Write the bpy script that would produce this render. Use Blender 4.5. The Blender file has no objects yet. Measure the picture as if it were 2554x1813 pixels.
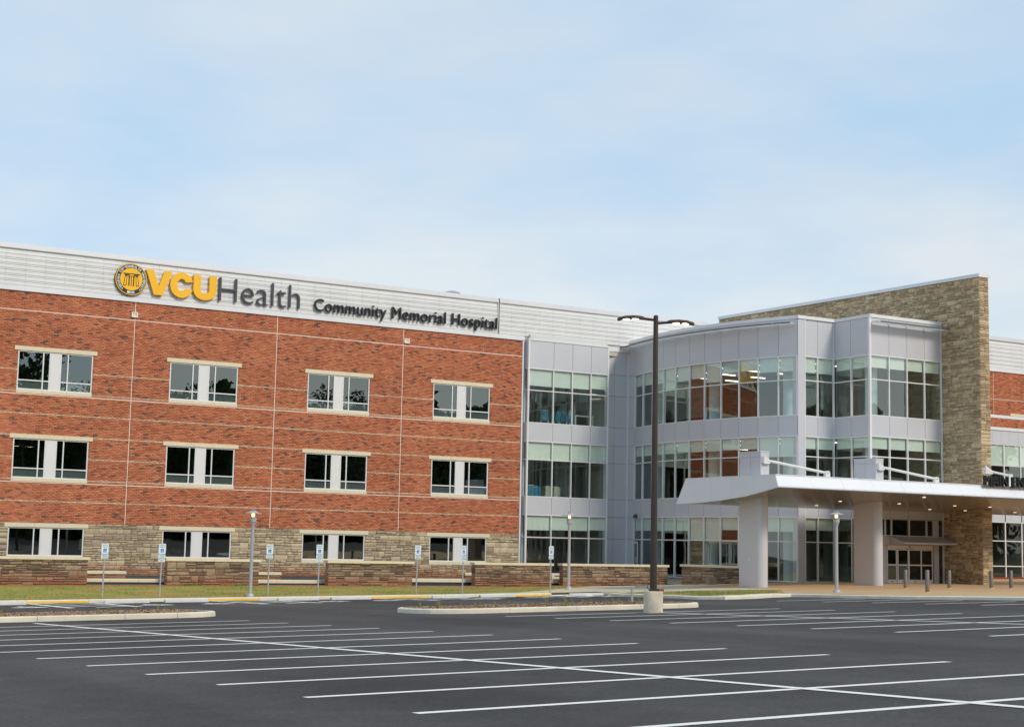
import bpy, bmesh, math, random
import numpy as np
from mathutils import Vector, Matrix
from mathutils.geometry import delaunay_2d_cdt
R = random.Random(7)
rad = math.radians
sc = bpy.context.scene
COL = sc.collection

# ------------------------------------------------------------------ camera
W0, H0 = 2554.0, 1813.0                      # the photograph's size in pixels
F0 = 3779.76                                 # focal length in those pixels
YAW, PITCH, ROLL = 0.52943, 0.11848, 0.02059
CAM = np.array([0.0, -91.783, 2.074])
def cam_axes():
    cy, sy, cp, sp, cr, sr = math.cos(YAW), math.sin(YAW), math.cos(PITCH), math.sin(PITCH), math.cos(ROLL), math.sin(ROLL)
    fwd = np.array([sy*cp, cy*cp, sp]); right = np.array([cy, -sy, 0.0]); up = np.cross(right, fwd)
    return cr*right+sr*up, -sr*right+cr*up, fwd
AX = cam_axes()
cd = bpy.data.cameras.new('camera'); cam = bpy.data.objects.new('camera', cd); COL.objects.link(cam)
cd.sensor_width = 36.0; cd.lens = 36.0*F0/W0; cd.clip_end = 3000; cd.clip_start = 0.1
M = Matrix.Identity(4)
for i in range(3):
    M[i][0], M[i][1], M[i][2], M[i][3] = AX[0][i], AX[1][i], -AX[2][i], CAM[i]
cam.matrix_world = M
sc.camera = cam

# ------------------------------------------------------------------ light and sky
SUN_AZ, SUN_EL = rad(164), rad(38)           # compass-like: from +Y clockwise
w = bpy.data.worlds.new('World'); sc.world = w; w.use_nodes = True
nt = w.node_tree; nt.nodes.clear(); N = nt.nodes.new; L = nt.links.new
out = N('ShaderNodeOutputWorld'); bg = N('ShaderNodeBackground'); sky = N('ShaderNodeTexSky')
sky.sky_type = 'NISHITA'; sky.sun_disc = False; sky.sun_elevation = SUN_EL; sky.sun_rotation = SUN_AZ
sky.air_density = 1.0; sky.dust_density = 1.2; sky.ozone_density = 1.6
tc = N('ShaderNodeTexCoord'); sep = N('ShaderNodeSeparateXYZ'); L(tc.outputs['Generated'], sep.inputs[0])
# soft stratus: direction projected to a flat deck, so that clouds shrink to the horizon
addz = N('ShaderNodeMath'); addz.operation = 'ADD'; addz.inputs[1].default_value = 0.16; L(sep.outputs['Z'], addz.inputs[0])
mx = N('ShaderNodeMath'); mx.operation = 'MAXIMUM'; mx.inputs[1].default_value = 0.05; L(addz.outputs[0], mx.inputs[0])
dv = N('ShaderNodeVectorMath'); dv.operation = 'DIVIDE'; L(tc.outputs['Generated'], dv.inputs[0])
cmb = N('ShaderNodeCombineXYZ'); cmb.inputs[2].default_value = 1.0
L(mx.outputs[0], cmb.inputs[0]); L(mx.outputs[0], cmb.inputs[1]); L(cmb.outputs[0], dv.inputs[1])
nz = N('ShaderNodeTexNoise'); nz.inputs['Scale'].default_value = 0.85; nz.inputs['Detail'].default_value = 5.0; nz.inputs['Roughness'].default_value = 0.52
L(dv.outputs[0], nz.inputs['Vector'])
mr = N('ShaderNodeMapRange'); mr.inputs[1].default_value = 0.38; mr.inputs[2].default_value = 0.62; mr.inputs[3].default_value = -0.05; mr.inputs[4].default_value = 0.9
L(nz.outputs['Fac'], mr.inputs[0])
elev = N('ShaderNodeMapRange'); elev.inputs[1].default_value = 0.02; elev.inputs[2].default_value = 0.42; elev.inputs[3].default_value = 0.62; elev.inputs[4].default_value = -0.12
L(sep.outputs['Z'], elev.inputs[0])
fs = N('ShaderNodeMath'); fs.operation = 'ADD'; fs.use_clamp = True; L(mr.outputs[0], fs.inputs[0]); L(elev.outputs[0], fs.inputs[1])
skym = N('ShaderNodeMixRGB'); skym.blend_type = 'MULTIPLY'; skym.inputs[0].default_value = 1.0; skym.inputs[2].default_value = (1.0, 1.0, 1.0, 1)
L(sky.outputs[0], skym.inputs[1])
veil = N('ShaderNodeMixRGB'); veil.inputs[1].default_value = (3.45, 5.15, 6.85, 1); veil.inputs[2].default_value = (6.0, 6.35, 6.5, 1); L(fs.outputs[0], veil.inputs[0])
cm = N('ShaderNodeMixRGB'); cm.inputs[0].default_value = 0.8; L(skym.outputs[0], cm.inputs[1]); L(veil.outputs[0], cm.inputs[2])
bg.inputs['Strength'].default_value = 0.1
L(cm.outputs[0], bg.inputs['Color']); L(bg.outputs[0], out.inputs[0])
sd = bpy.data.lights.new('sun', 'SUN'); sd.energy = 1.5; sd.angle = rad(14); sd.color = (1.0, 0.92, 0.80)
sun = bpy.data.objects.new('sun', sd); COL.objects.link(sun)
sdir = Vector((math.sin(SUN_AZ)*math.cos(SUN_EL), math.cos(SUN_AZ)*math.cos(SUN_EL), math.sin(SUN_EL)))
sun.rotation_euler = sdir.to_track_quat('Z', 'Y').to_euler(); sun.location = (0, -40, 60)
vs = sc.view_settings
vs.view_transform = 'Standard'; vs.look = 'None'; vs.exposure = 0.47; vs.gamma = 1.0; vs.use_curve_mapping = False
sc.cycles.use_denoising = True
sc.cycles.max_bounces = 10; sc.cycles.transparent_max_bounces = 16

# ------------------------------------------------------------------ pixel rays (photo pixels -> directions)
def ray(p):
    d = np.array([(p[0]-W0/2)/F0, -(p[1]-H0/2)/F0, 1.0])
    return AX[0]*d[0]+AX[1]*d[1]+AX[2]*d[2]
def atY(p, Y): d = ray(p); return CAM+d*((Y-CAM[1])/d[1])
def atX(p, X): d = ray(p); return CAM+d*((X-CAM[0])/d[0])
def on(p, fz, dz=0.0):
    d = ray(p); ts = np.arange(20.0, 150.0, 0.05); P = CAM[None]+d[None]*ts[:, None]
    zz = np.array([fz(a, b)+dz for a, b in P[:, :2]]); i = np.argmax(P[:, 2] < zz)
    return P[i]
def Zm(ox, oy, w): return lambda x, y: (ox+x*w, oy+y*w)
s1 = 640/2165; s2 = 674/2189
z1 = Zm(0, 580, s1); z2 = Zm(640, 660, s1); z5 = Zm(0, 1040, s1); z6 = Zm(640, 1060, s1); z7 = Zm(1240, 1060, s1)
z4 = Zm(1880, 660, s2); z8 = Zm(1880, 1060, s2); zF = Zm(1680, 1080, 320/2165); zG = Zm(1980, 1060, 320/2165)
zL = Zm(0, 1470, 1000/2288); zM = Zm(900, 1470, 900/2288); zN = Zm(1700, 1470, 854/2288)
S = 1.22                                      # survey units -> metres

# ------------------------------------------------------------------ materials
MAT = {}
def newmat(name):
    m = bpy.data.materials.new(name); m.use_nodes = True; MAT[name] = m
    t = m.node_tree; b = t.nodes['Principled BSDF']
    return m, t, b
def lin(c):
    return tuple(((v/255)/12.92 if v/255 <= 0.04045 else ((v/255+0.055)/1.055)**2.4) for v in c)+(1,)
def plain(name, col, rough=0.6, metal=0.0, noise=0.06, scale=3.0, bump=0.0, spec=0.5, bscale=None):
    """base colour broken up by two octaves of noise, optional fine relief"""
    m, t, b = newmat(name); n = t.nodes.new; l = t.links.new
    b.inputs['Roughness'].default_value = rough; b.inputs['Metallic'].default_value = metal
    b.inputs['Specular IOR Level'].default_value = spec
    g = n('ShaderNodeNewGeometry')
    nz = n('ShaderNodeTexNoise'); nz.inputs['Scale'].default_value = scale; nz.inputs['Detail'].default_value = 6
    l(g.outputs['Position'], nz.inputs['Vector'])
    r = n('ShaderNodeMapRange'); r.inputs[1].default_value = 0.25; r.inputs[2].default_value = 0.75
    r.inputs[3].default_value = 1-noise; r.inputs[4].default_value = 1+noise; l(nz.outputs['Fac'], r.inputs[0])
    mu = n('ShaderNodeMixRGB'); mu.blend_type = 'MULTIPLY'; mu.inputs[0].default_value = 1; mu.inputs[1].default_value = col
    l(r.outputs[0], mu.inputs[2]); l(mu.outputs[0], b.inputs['Base Color'])
    if bump:
        n2 = n('ShaderNodeTexNoise'); n2.inputs['Scale'].default_value = bscale or scale*8; n2.inputs['Detail'].default_value = 4
        l(g.outputs['Position'], n2.inputs['Vector'])
        bp = n('ShaderNodeBump'); bp.inputs['Strength'].default_value = bump; bp.inputs['Distance'].default_value = 0.02
        l(n2.outputs['Fac'], bp.inputs['Height']); l(bp.outputs[0], b.inputs['Normal'])
    return m
def varied(name, stops, rough=0.85, per_object=False, noise=0.18, nscale=9.0, stain=None, bump=0.3):
    """pieces whose tone is picked by a per-piece random number; optional clay stain rising from the ground"""
    m, t, b = newmat(name); n = t.nodes.new; l = t.links.new
    b.inputs['Roughness'].default_value = rough; b.inputs['Specular IOR Level'].default_value = 0.25
    g = n('ShaderNodeNewGeometry')
    if per_object:
        a = n('ShaderNodeObjectInfo'); src = a.outputs['Random']
    else:
        a = n('ShaderNodeAttribute'); a.attribute_name = 'rnd'; src = a.outputs['Fac']
    cr = n('ShaderNodeValToRGB'); cr.color_ramp.interpolation = 'CONSTANT'
    e = cr.color_ramp.elements
    e[0].position = 0; e[0].color = stops[0][1]; e[1].position = stops[1][0]; e[1].color = stops[1][1]
    for p, c in stops[2:]:
        x = e.new(p); x.color = c
    l(src, cr.inputs[0])
    nz = n('ShaderNodeTexNoise'); nz.inputs['Scale'].default_value = nscale; nz.inputs['Detail'].default_value = 5
    l(g.outputs['Position'], nz.inputs['Vector'])
    r = n('ShaderNodeMapRange'); r.inputs[1].default_value = 0.25; r.inputs[2].default_value = 0.75
    r.inputs[3].default_value = 1-noise; r.inputs[4].default_value = 1+noise; l(nz.outputs['Fac'], r.inputs[0])
    mu = n('ShaderNodeMixRGB'); mu.blend_type = 'MULTIPLY'; mu.inputs[0].default_value = 1
    l(cr.outputs[0], mu.inputs[1]); l(r.outputs[0], mu.inputs[2]); last = mu.outputs[0]
    # slow patches: lots of a lighter or darker batch
    nb = n('ShaderNodeTexNoise'); nb.inputs['Scale'].default_value = 0.35; nb.inputs['Detail'].default_value = 2; l(g.outputs['Position'], nb.inputs['Vector'])
    rb = n('ShaderNodeMapRange'); rb.inputs[1].default_value = 0.3; rb.inputs[2].default_value = 0.7; rb.inputs[3].default_value = 0.9; rb.inputs[4].default_value = 1.1; l(nb.outputs['Fac'], rb.inputs[0])
    mb = n('ShaderNodeMixRGB'); mb.blend_type = 'MULTIPLY'; mb.inputs[0].default_value = 1; l(last, mb.inputs[1]); l(rb.outputs[0], mb.inputs[2]); last = mb.outputs[0]
    if stain:
        z0, z1_, colr, amt = stain
        sp = n('ShaderNodeSeparateXYZ'); l(g.outputs['Position'], sp.inputs[0])
        ns = n('ShaderNodeTexNoise'); ns.inputs['Scale'].default_value = 1.1; ns.inputs['Detail'].default_value = 4; l(g.outputs['Position'], ns.inputs['Vector'])
        ma = n('ShaderNodeMath'); ma.operation = 'MULTIPLY_ADD'; ma.inputs[1].default_value = 0.7; l(ns.outputs['Fac'], ma.inputs[0]); l(sp.outputs['Z'], ma.inputs[2])
        mm = n('ShaderNodeMapRange'); mm.inputs[1].default_value = z0+0.35; mm.inputs[2].default_value = z1_+0.35; mm.inputs[3].default_value = amt; mm.inputs[4].default_value = 0.0; l(ma.outputs[0], mm.inputs[0])
        ms = n('ShaderNodeMixRGB'); ms.inputs[2].default_value = colr; l(mm.outputs[0], ms.inputs[0]); l(last, ms.inputs[1]); last = ms.outputs[0]
    l(last, b.inputs['Base Color'])
    if bump:
        n2 = n('ShaderNodeTexNoise'); n2.inputs['Scale'].default_value = 22; n2.inputs['Detail'].default_value = 5; l(g.outputs['Position'], n2.inputs['Vector'])
        bp = n('ShaderNodeBump'); bp.inputs['Strength'].default_value = bump; bp.inputs['Distance'].default_value = 0.03
        l(n2.outputs['Fac'], bp.inputs['Height']); l(bp.outputs[0], b.inputs['Normal'])
    return m
def glass(name, tint, refl, wav=0.012):
    """insulated pane: mirror reflection mixed by Fresnel over a tinted see-through layer"""
    m, t, b = newmat(name); n = t.nodes.new; l = t.links.new
    t.nodes.remove(b); o = t.nodes['Material Output']
    gl = n('ShaderNodeBsdfGlossy'); gl.inputs['Roughness'].default_value = 0.0; gl.inputs['Color'].default_value = (0.88, 0.97, 0.93, 1)
    tr = n('ShaderNodeBsdfTransparent'); tr.inputs['Color'].default_value = tint
    g = n('ShaderNodeNewGeometry')
    dt = n('ShaderNodeVectorMath'); dt.operation = 'DOT_PRODUCT'; l(g.outputs['Incoming'], dt.inputs[0]); l(g.outputs['Normal'], dt.inputs[1])
    ab = n('ShaderNodeMath'); ab.operation = 'ABSOLUTE'; l(dt.outputs['Value'], ab.inputs[0])
    om = n('ShaderNodeMath'); om.operation = 'SUBTRACT'; om.inputs[0].default_value = 1.0; l(ab.outputs[0], om.inputs[1])
    pw = n('ShaderNodeMath'); pw.operation = 'POWER'; pw.inputs[1].default_value = 4.0; l(om.outputs[0], pw.inputs[0])
    ma = n('ShaderNodeMath'); ma.operation = 'MULTIPLY_ADD'; ma.use_clamp = True; ma.inputs[1].default_value = 0.9; ma.inputs[2].default_value = refl; l(pw.outputs[0], ma.inputs[0])
    nz = n('ShaderNodeTexNoise'); nz.inputs['Scale'].default_value = 0.55; nz.inputs['Detail'].default_value = 1
    l(g.outputs['Position'], nz.inputs['Vector'])
    bp = n('ShaderNodeBump'); bp.inputs['Strength'].default_value = 1.0; bp.inputs['Distance'].default_value = wav; l(nz.outputs['Fac'], bp.inputs['Height'])
    l(bp.outputs[0], gl.inputs['Normal'])
    mix = n('ShaderNodeMixShader'); l(ma.outputs[0], mix.inputs[0]); l(tr.outputs[0], mix.inputs[1]); l(gl.outputs[0], mix.inputs[2]); l(mix.outputs[0], o.inputs[0])
    return m
def translucent(name, col):
    m, t, b = newmat(name); n = t.nodes.new; l = t.links.new; t.nodes.remove(b); o = t.nodes['Material Output']
    d = n('ShaderNodeBsdfDiffuse'); d.inputs['Color'].default_value = col; tr = n('ShaderNodeBsdfTranslucent'); tr.inputs['Color'].default_value = col
    mx_ = n('ShaderNodeMixShader'); mx_.inputs[0].default_value = 0.5; l(d.outputs[0], mx_.inputs[1]); l(tr.outputs[0], mx_.inputs[2]); l(mx_.outputs[0], o.inputs[0])
def emit(name, col, st):
    m, t, b = newmat(name); b.inputs['Base Color'].default_value = col; b.inputs['Emission Color'].default_value = col; b.inputs['Emission Strength'].default_value = st
    return m
BRICK = [(0, lin((192, 114, 81))), (0.24, lin((200, 124, 89))), (0.50, lin((184, 106, 75))), (0.70, lin((206, 131, 96))), (0.84, lin((174, 98, 70))), (0.94, lin((138, 88, 70))), (0.97, lin((108, 84, 76)))]
varied('brick', BRICK, 0.9, False, 0.12, 6, None, 0.15); varied('brick_single', BRICK, 0.9, True, 0.12, 6, None, 0.15)
TAN = [(0, lin((210, 178, 146))), (0.4, lin((202, 168, 136))), (0.75, lin((218, 188, 158)))]
varied('tan_brick', TAN, 0.9, False, 0.1, 6, None, 0.15)
CLAY = lin((158, 98, 66))
ST_F = [(0, lin((180, 162, 134))), (0.25, lin((192, 174, 144))), (0.5, lin((168, 151, 128))), (0.72, lin((200, 182, 150))), (0.9, lin((156, 138, 116)))]
for k, po in (('stone_base', False), ('stone_base_single', True)): varied(k, ST_F, 0.92, po, 0.2, 7, (-0.1, 0.55, CLAY, 0.75), 0.55)
ST_W = [(0, lin((146, 124, 102))), (0.25, lin((162, 139, 114))), (0.5, lin((130, 110, 92))), (0.72, lin((156, 136, 116))), (0.88, lin((112, 94, 80)))]
varied('stone_low', ST_W, 0.92, True, 0.22, 7, (-0.7, 0.15, CLAY, 0.8), 0.55)
ST_B = [(0, lin((188, 164, 130))), (0.25, lin((202, 178, 143))), (0.5, lin((172, 150, 121))), (0.72, lin((206, 183, 148))), (0.9, lin((160, 140, 113)))]
for k, po in (('stone_blade', False), ('stone_blade_single', True)): varied(k, ST_B, 0.92, po, 0.2, 7, None, 0.5)
plain('mortar', lin((168, 132, 108)), 0.95, 0, 0.08, 2.0)
plain('stone_mortar', lin((152, 136, 114)), 0.95, 0, 0.1, 2.0)
plain('cast_stone', lin((226, 212, 180)), 0.8, 0, 0.05, 2.5, 0.15)
plain('caulk', lin((240, 214, 196)), 0.8, 0, 0.05, 4)
plain('white_metal', lin((228, 225, 222)), 0.45, 0.0, 0.03, 0.7)
plain('siding_metal', lin((228, 226, 224)), 0.5, 0.0, 0.05, 0.8)
plain('flashing_metal', lin((230, 229, 230)), 0.4, 0.0, 0.04, 0.7)
plain('coping_metal', lin((208, 206, 208)), 0.45, 0.0, 0.04, 0.7)
plain('panel_metal', lin((204, 203, 206)), 0.38, 0.08, 0.035, 0.5)
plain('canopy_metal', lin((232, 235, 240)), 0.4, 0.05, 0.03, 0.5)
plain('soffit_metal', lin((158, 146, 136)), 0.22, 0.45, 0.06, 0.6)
plain('frame_metal', lin((232, 229, 226)), 0.4, 0.1, 0.03, 1)
plain('dark_gasket', (0.02, 0.022, 0.024, 1), 0.5)
plain('shade_dark', lin((112, 108, 104)), 0.4, 0.3)
plain('blind', lin((232, 234, 224)), 0.8, 0, 0.04, 1.0)
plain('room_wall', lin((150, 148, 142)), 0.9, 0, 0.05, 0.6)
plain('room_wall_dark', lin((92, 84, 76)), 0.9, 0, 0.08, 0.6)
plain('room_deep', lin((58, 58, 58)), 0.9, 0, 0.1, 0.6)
plain('room_ceiling', lin((208, 208, 204)), 0.9, 0, 0.03, 0.6)
plain('room_floor', lin((96, 94, 90)), 0.6, 0, 0.08, 0.6)
plain('room_column', lin((196, 206, 206)), 0.5, 0, 0.03, 1)
plain('gold', lin((255, 190, 18)), 0.35, 0.0, 0.02, 1)
plain('sign_black', lin((28, 28, 30)), 0.5, 0, 0.05, 2)
plain('sign_grey', lin((66, 68, 74)), 0.5, 0, 0.05, 2)
plain('concrete', lin((204, 192, 170)), 0.9, 0, 0.2, 2.5, 0.3, 0.3)
plain('kerb_concrete', lin((222, 212, 190)), 0.9, 0, 0.12, 1.4, 0.3, 0.3)
plain('walk_concrete', lin((205, 190, 162)), 0.9, 0, 0.1, 0.5, 0.2, 0.3)
plain('paver', lin((196, 160, 120)), 0.9, 0, 0.12, 0.5, 0.3, 0.3)
plain('yellow_paint', lin((246, 194, 36)), 0.7, 0, 0.12, 3)
plain('stop_concrete', lin((206, 203, 197)), 0.85, 0, 0.08, 2, 0.2)
plain('galvanized', lin((178, 178, 176)), 0.45, 0.3, 0.12, 8)
plain('lamp_grey', lin((176, 174, 176)), 0.4, 0.1, 0.05, 2)
plain('bronze_metal', lin((74, 64, 58)), 0.45, 0.4, 0.06, 2)
plain('bollard_steel', lin((122, 114, 106)), 0.5, 0.3, 0.12, 3)
plain('sign_white', lin((232, 240, 240)), 0.4, 0, 0.02, 3)
plain('sign_green', lin((60, 130, 110)), 0.5, 0, 0.02, 3)
plain('sign_blue', lin((24, 84, 200)), 0.4, 0, 0.02, 3)
plain('dark_bed', lin((66, 66, 66)), 0.95, 0, 0.2, 2, 0.4)
plain('foundation', lin((58, 62, 68)), 0.9, 0, 0.15, 2)
plain('terracotta', lin((140, 66, 44)), 0.9, 0, 0.15, 2)
plain('teal_plastic', lin((30, 112, 140)), 0.4, 0, 0.05, 2)
plain('bark', lin((70, 58, 46)), 0.95, 0, 0.2, 3, 0.5)
plain('paper', lin((225, 230, 230)), 0.8)
plain('wrap', lin((170, 172, 150)), 0.5, 0, 0.3, 6)
plain('orange_plastic', lin((190, 70, 30)), 0.5)
translucent('shade_white', (0.86, 0.87, 0.88, 1))
emit('lamp_glow', (1.0, 0.74, 0.32, 1), 1.7); emit('strip_glow', (1.0, 0.92, 0.8, 1), 2.2); emit('down_glow', (1.0, 0.86, 0.66, 1), 1.0); emit('led_glow', (1.0, 0.80, 0.42, 1), 4.0)
glass('window_glass', (0.42, 0.50, 0.46, 1), 0.19, 0.004)
glass('curtain_glass', (0.89, 0.95, 0.92, 1), 0.18, 0.007)
glass('door_glass', (0.40, 0.46, 0.44, 1), 0.09, 0.006)
# lower panes of the upper windows have a shadow-box back (a pale sheet behind the glass)
plain('shadow_box', lin((186, 180, 192)), 0.6)
def foliage(name, c1, c2):
    m, t, b = newmat(name); n = t.nodes.new; l = t.links.new
    b.inputs['Roughness'].default_value = 0.8; b.inputs['Specular IOR Level'].default_value = 0.2
    a = n('ShaderNodeAttribute'); a.attribute_name = 'rnd'; mx_ = n('ShaderNodeMixRGB'); mx_.inputs[1].default_value = c1; mx_.inputs[2].default_value = c2
    l(a.outputs['Fac'], mx_.inputs[0]); l(mx_.outputs[0], b.inputs['Base Color'])
foliage('leaves', (0.035, 0.06, 0.02, 1), (0.075, 0.115, 0.04, 1))
foliage('grass_blades', (0.15, 0.20, 0.045, 1), (0.40, 0.31, 0.14, 1))
foliage('mulch_bits', (0.24, 0.14, 0.08, 1), (0.44, 0.33, 0.22, 1))
def asphalt():
    m, t, b = newmat('asphalt'); n = t.nodes.new; l = t.links.new
    g = n('ShaderNodeNewGeometry')
    def noise(sc_, d, rough=0.5):
        q = n('ShaderNodeTexNoise'); q.inputs['Scale'].default_value = sc_; q.inputs['Detail'].default_value = d; q.inputs['Roughness'].default_value = rough; l(g.outputs['Position'], q.inputs['Vector']); return q
    def rng(s_, a, b_, c, d):
        q = n('ShaderNodeMapRange'); q.inputs[1].default_value = a; q.inputs[2].default_value = b_; q.inputs[3].default_value = c; q.inputs[4].default_value = d; l(s_, q.inputs[0]); return q.outputs[0]
    def mul(a, b_):
        q = n('ShaderNodeMath'); q.operation = 'MULTIPLY'; l(a, q.inputs[0]); l(b_, q.inputs[1]); return q.outputs[0]
    big = rng(noise(0.09, 3).outputs['Fac'], 0.3, 0.7, 0.80, 1.22)
    # paver passes: long strips laid along the rows
    mp = n('ShaderNodeMapping'); mp.inputs['Scale'].default_value = (0.34, 0.02, 0.0); mp.inputs['Rotation'].default_value = (0, 0, rad(4.4)); l(g.outputs['Position'], mp.inputs['Vector'])
    q = n('ShaderNodeTexNoise'); q.inputs['Scale'].default_value = 1.0; q.inputs['Detail'].default_value = 2; l(mp.outputs[0], q.inputs['Vector'])
    strip = rng(q.outputs['Fac'], 0.35, 0.65, 0.84, 1.16)
    med = mul(rng(noise(1.3, 5, 0.6).outputs['Fac'], 0.3, 0.7, 0.9, 1.1), rng(noise(16, 4, 0.75).outputs['Fac'], 0.3, 0.7, 0.72, 1.28))
    fine = rng(noise(70, 3, 0.7).outputs['Fac'], 0.25, 0.75, 0.72, 1.3)
    f = mul(mul(big, strip), mul(med, fine))
    # scattered pale grit
    v = n('ShaderNodeTexVoronoi'); v.inputs['Scale'].default_value = 5.0; l(g.outputs['Position'], v.inputs['Vector'])
    gr = rng(v.outputs['Distance'], 0.035, 0.055, 1.0, 0.0)
    gm = mul(gr, rng(noise(0.22, 2).outputs['Fac'], 0.52, 0.62, 0.0, 1.0))
    mu = n('ShaderNodeMixRGB'); mu.blend_type = 'MULTIPLY'; mu.inputs[0].default_value = 1; mu.inputs[1].default_value = (0.083, 0.0745, 0.0715, 1); l(f, mu.inputs[2])
    mg = n('ShaderNodeMixRGB'); mg.inputs[2].default_value = (0.3, 0.29, 0.26, 1); l(gm, mg.inputs[0]); l(mu.outputs[0], mg.inputs[1]); l(mg.outputs[0], b.inputs['Base Color'])
    b.inputs['Roughness'].default_value = 0.92; b.inputs['Specular IOR Level'].default_value = 0.12
    bp = n('ShaderNodeBump'); bp.inputs['Strength'].default_value = 0.5; bp.inputs['Distance'].default_value = 0.01
    l(noise(60, 3, 0.7).outputs['Fac'], bp.inputs['Height']); l(bp.outputs[0], b.inputs['Normal'])
asphalt()
def paint():
    m, t, b = newmat('line_paint'); n = t.nodes.new; l = t.links.new
    g = n('ShaderNodeNewGeometry'); q = n('ShaderNodeTexNoise'); q.inputs['Scale'].default_value = 14; q.inputs['Detail'].default_value = 6; q.inputs['Roughness'].default_value = 0.7; l(g.outputs['Position'], q.inputs['Vector'])
    cr = n('ShaderNodeValToRGB'); cr.color_ramp.elements[0].position = 0.22; cr.color_ramp.elements[0].color = (0.42, 0.40, 0.38, 1); cr.color_ramp.elements[1].position = 0.42; cr.color_ramp.elements[1].color = (0.88, 0.83, 0.75, 1)
    l(q.outputs['Fac'], cr.inputs[0]); l(cr.outputs[0], b.inputs['Base Color']); b.inputs['Roughness'].default_value = 0.75
paint()
def turf():
    m, t, b = newmat('turf'); n = t.nodes.new; l = t.links.new
    g = n('ShaderNodeNewGeometry'); q = n('ShaderNodeTexNoise'); q.inputs['Scale'].default_value = 0.55; q.inputs['Detail'].default_value = 7; q.inputs['Roughness'].default_value = 0.68; l(g.outputs['Position'], q.inputs['Vector'])
    cr = n('ShaderNodeValToRGB'); e = cr.color_ramp.elements; e[0].position = 0.34; e[0].color = lin((126, 138, 60)); e[1].position = 0.68; e[1].color = lin((186, 128, 86))
    x = e.new(0.5); x.color = lin((158, 152, 78)); x = e.new(0.585); x.color = lin((174, 148, 90))
    l(q.outputs['Fac'], cr.inputs[0]); l(cr.outputs[0], b.inputs['Base Color']); b.inputs['Roughness'].default_value = 0.95; b.inputs['Specular IOR Level'].default_value = 0.1
turf()
plain('red_soil', lin((168, 118, 82)), 0.95, 0, 0.15, 1.5, 0.4)
plain('red_clay', lin((172, 112, 74)), 0.95, 0, 0.25, 2.5, 0.4)
plain('field', lin((66, 66, 42)), 0.95, 0, 0.2, 0.05)

# ------------------------------------------------------------------ object helpers
WLOC = {}
def setp(o, label=None, cat=None, group=None, kind=None):
    if label: o['label'] = label
    if cat: o['category'] = cat
    if group: o['group'] = group
    if kind: o['kind'] = kind
    return o
def thing(name, label, cat, loc=(0, 0, 0), group=None, rotz=0.0):
    o = bpy.data.objects.new(name, None); COL.objects.link(o); o.location = loc; o.rotation_euler = (0, 0, rotz); o.empty_display_size = 0.3
    WLOC[o.name] = Vector(loc); return setp(o, label, cat, group)
def adopt(o, parent):
    """parent an object whose own transform is already in world space"""
    if parent is not None:
        o.parent = parent; o.matrix_parent_inverse = Matrix.Translation(-WLOC.get(parent.name, Vector((0, 0, 0))))
        if parent.name not in WLOC: o.matrix_parent_inverse = Matrix.Identity(4)
    return o
def link(name, me, mat=None, parent=None, local=False):
    o = bpy.data.objects.new(name, me); COL.objects.link(o)
    if mat is not None and not me.materials: me.materials.append(MAT[mat] if isinstance(mat, str) else mat)
    if parent is not None:
        if local: o.parent = parent
        else: adopt(o, parent)
    return o
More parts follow.
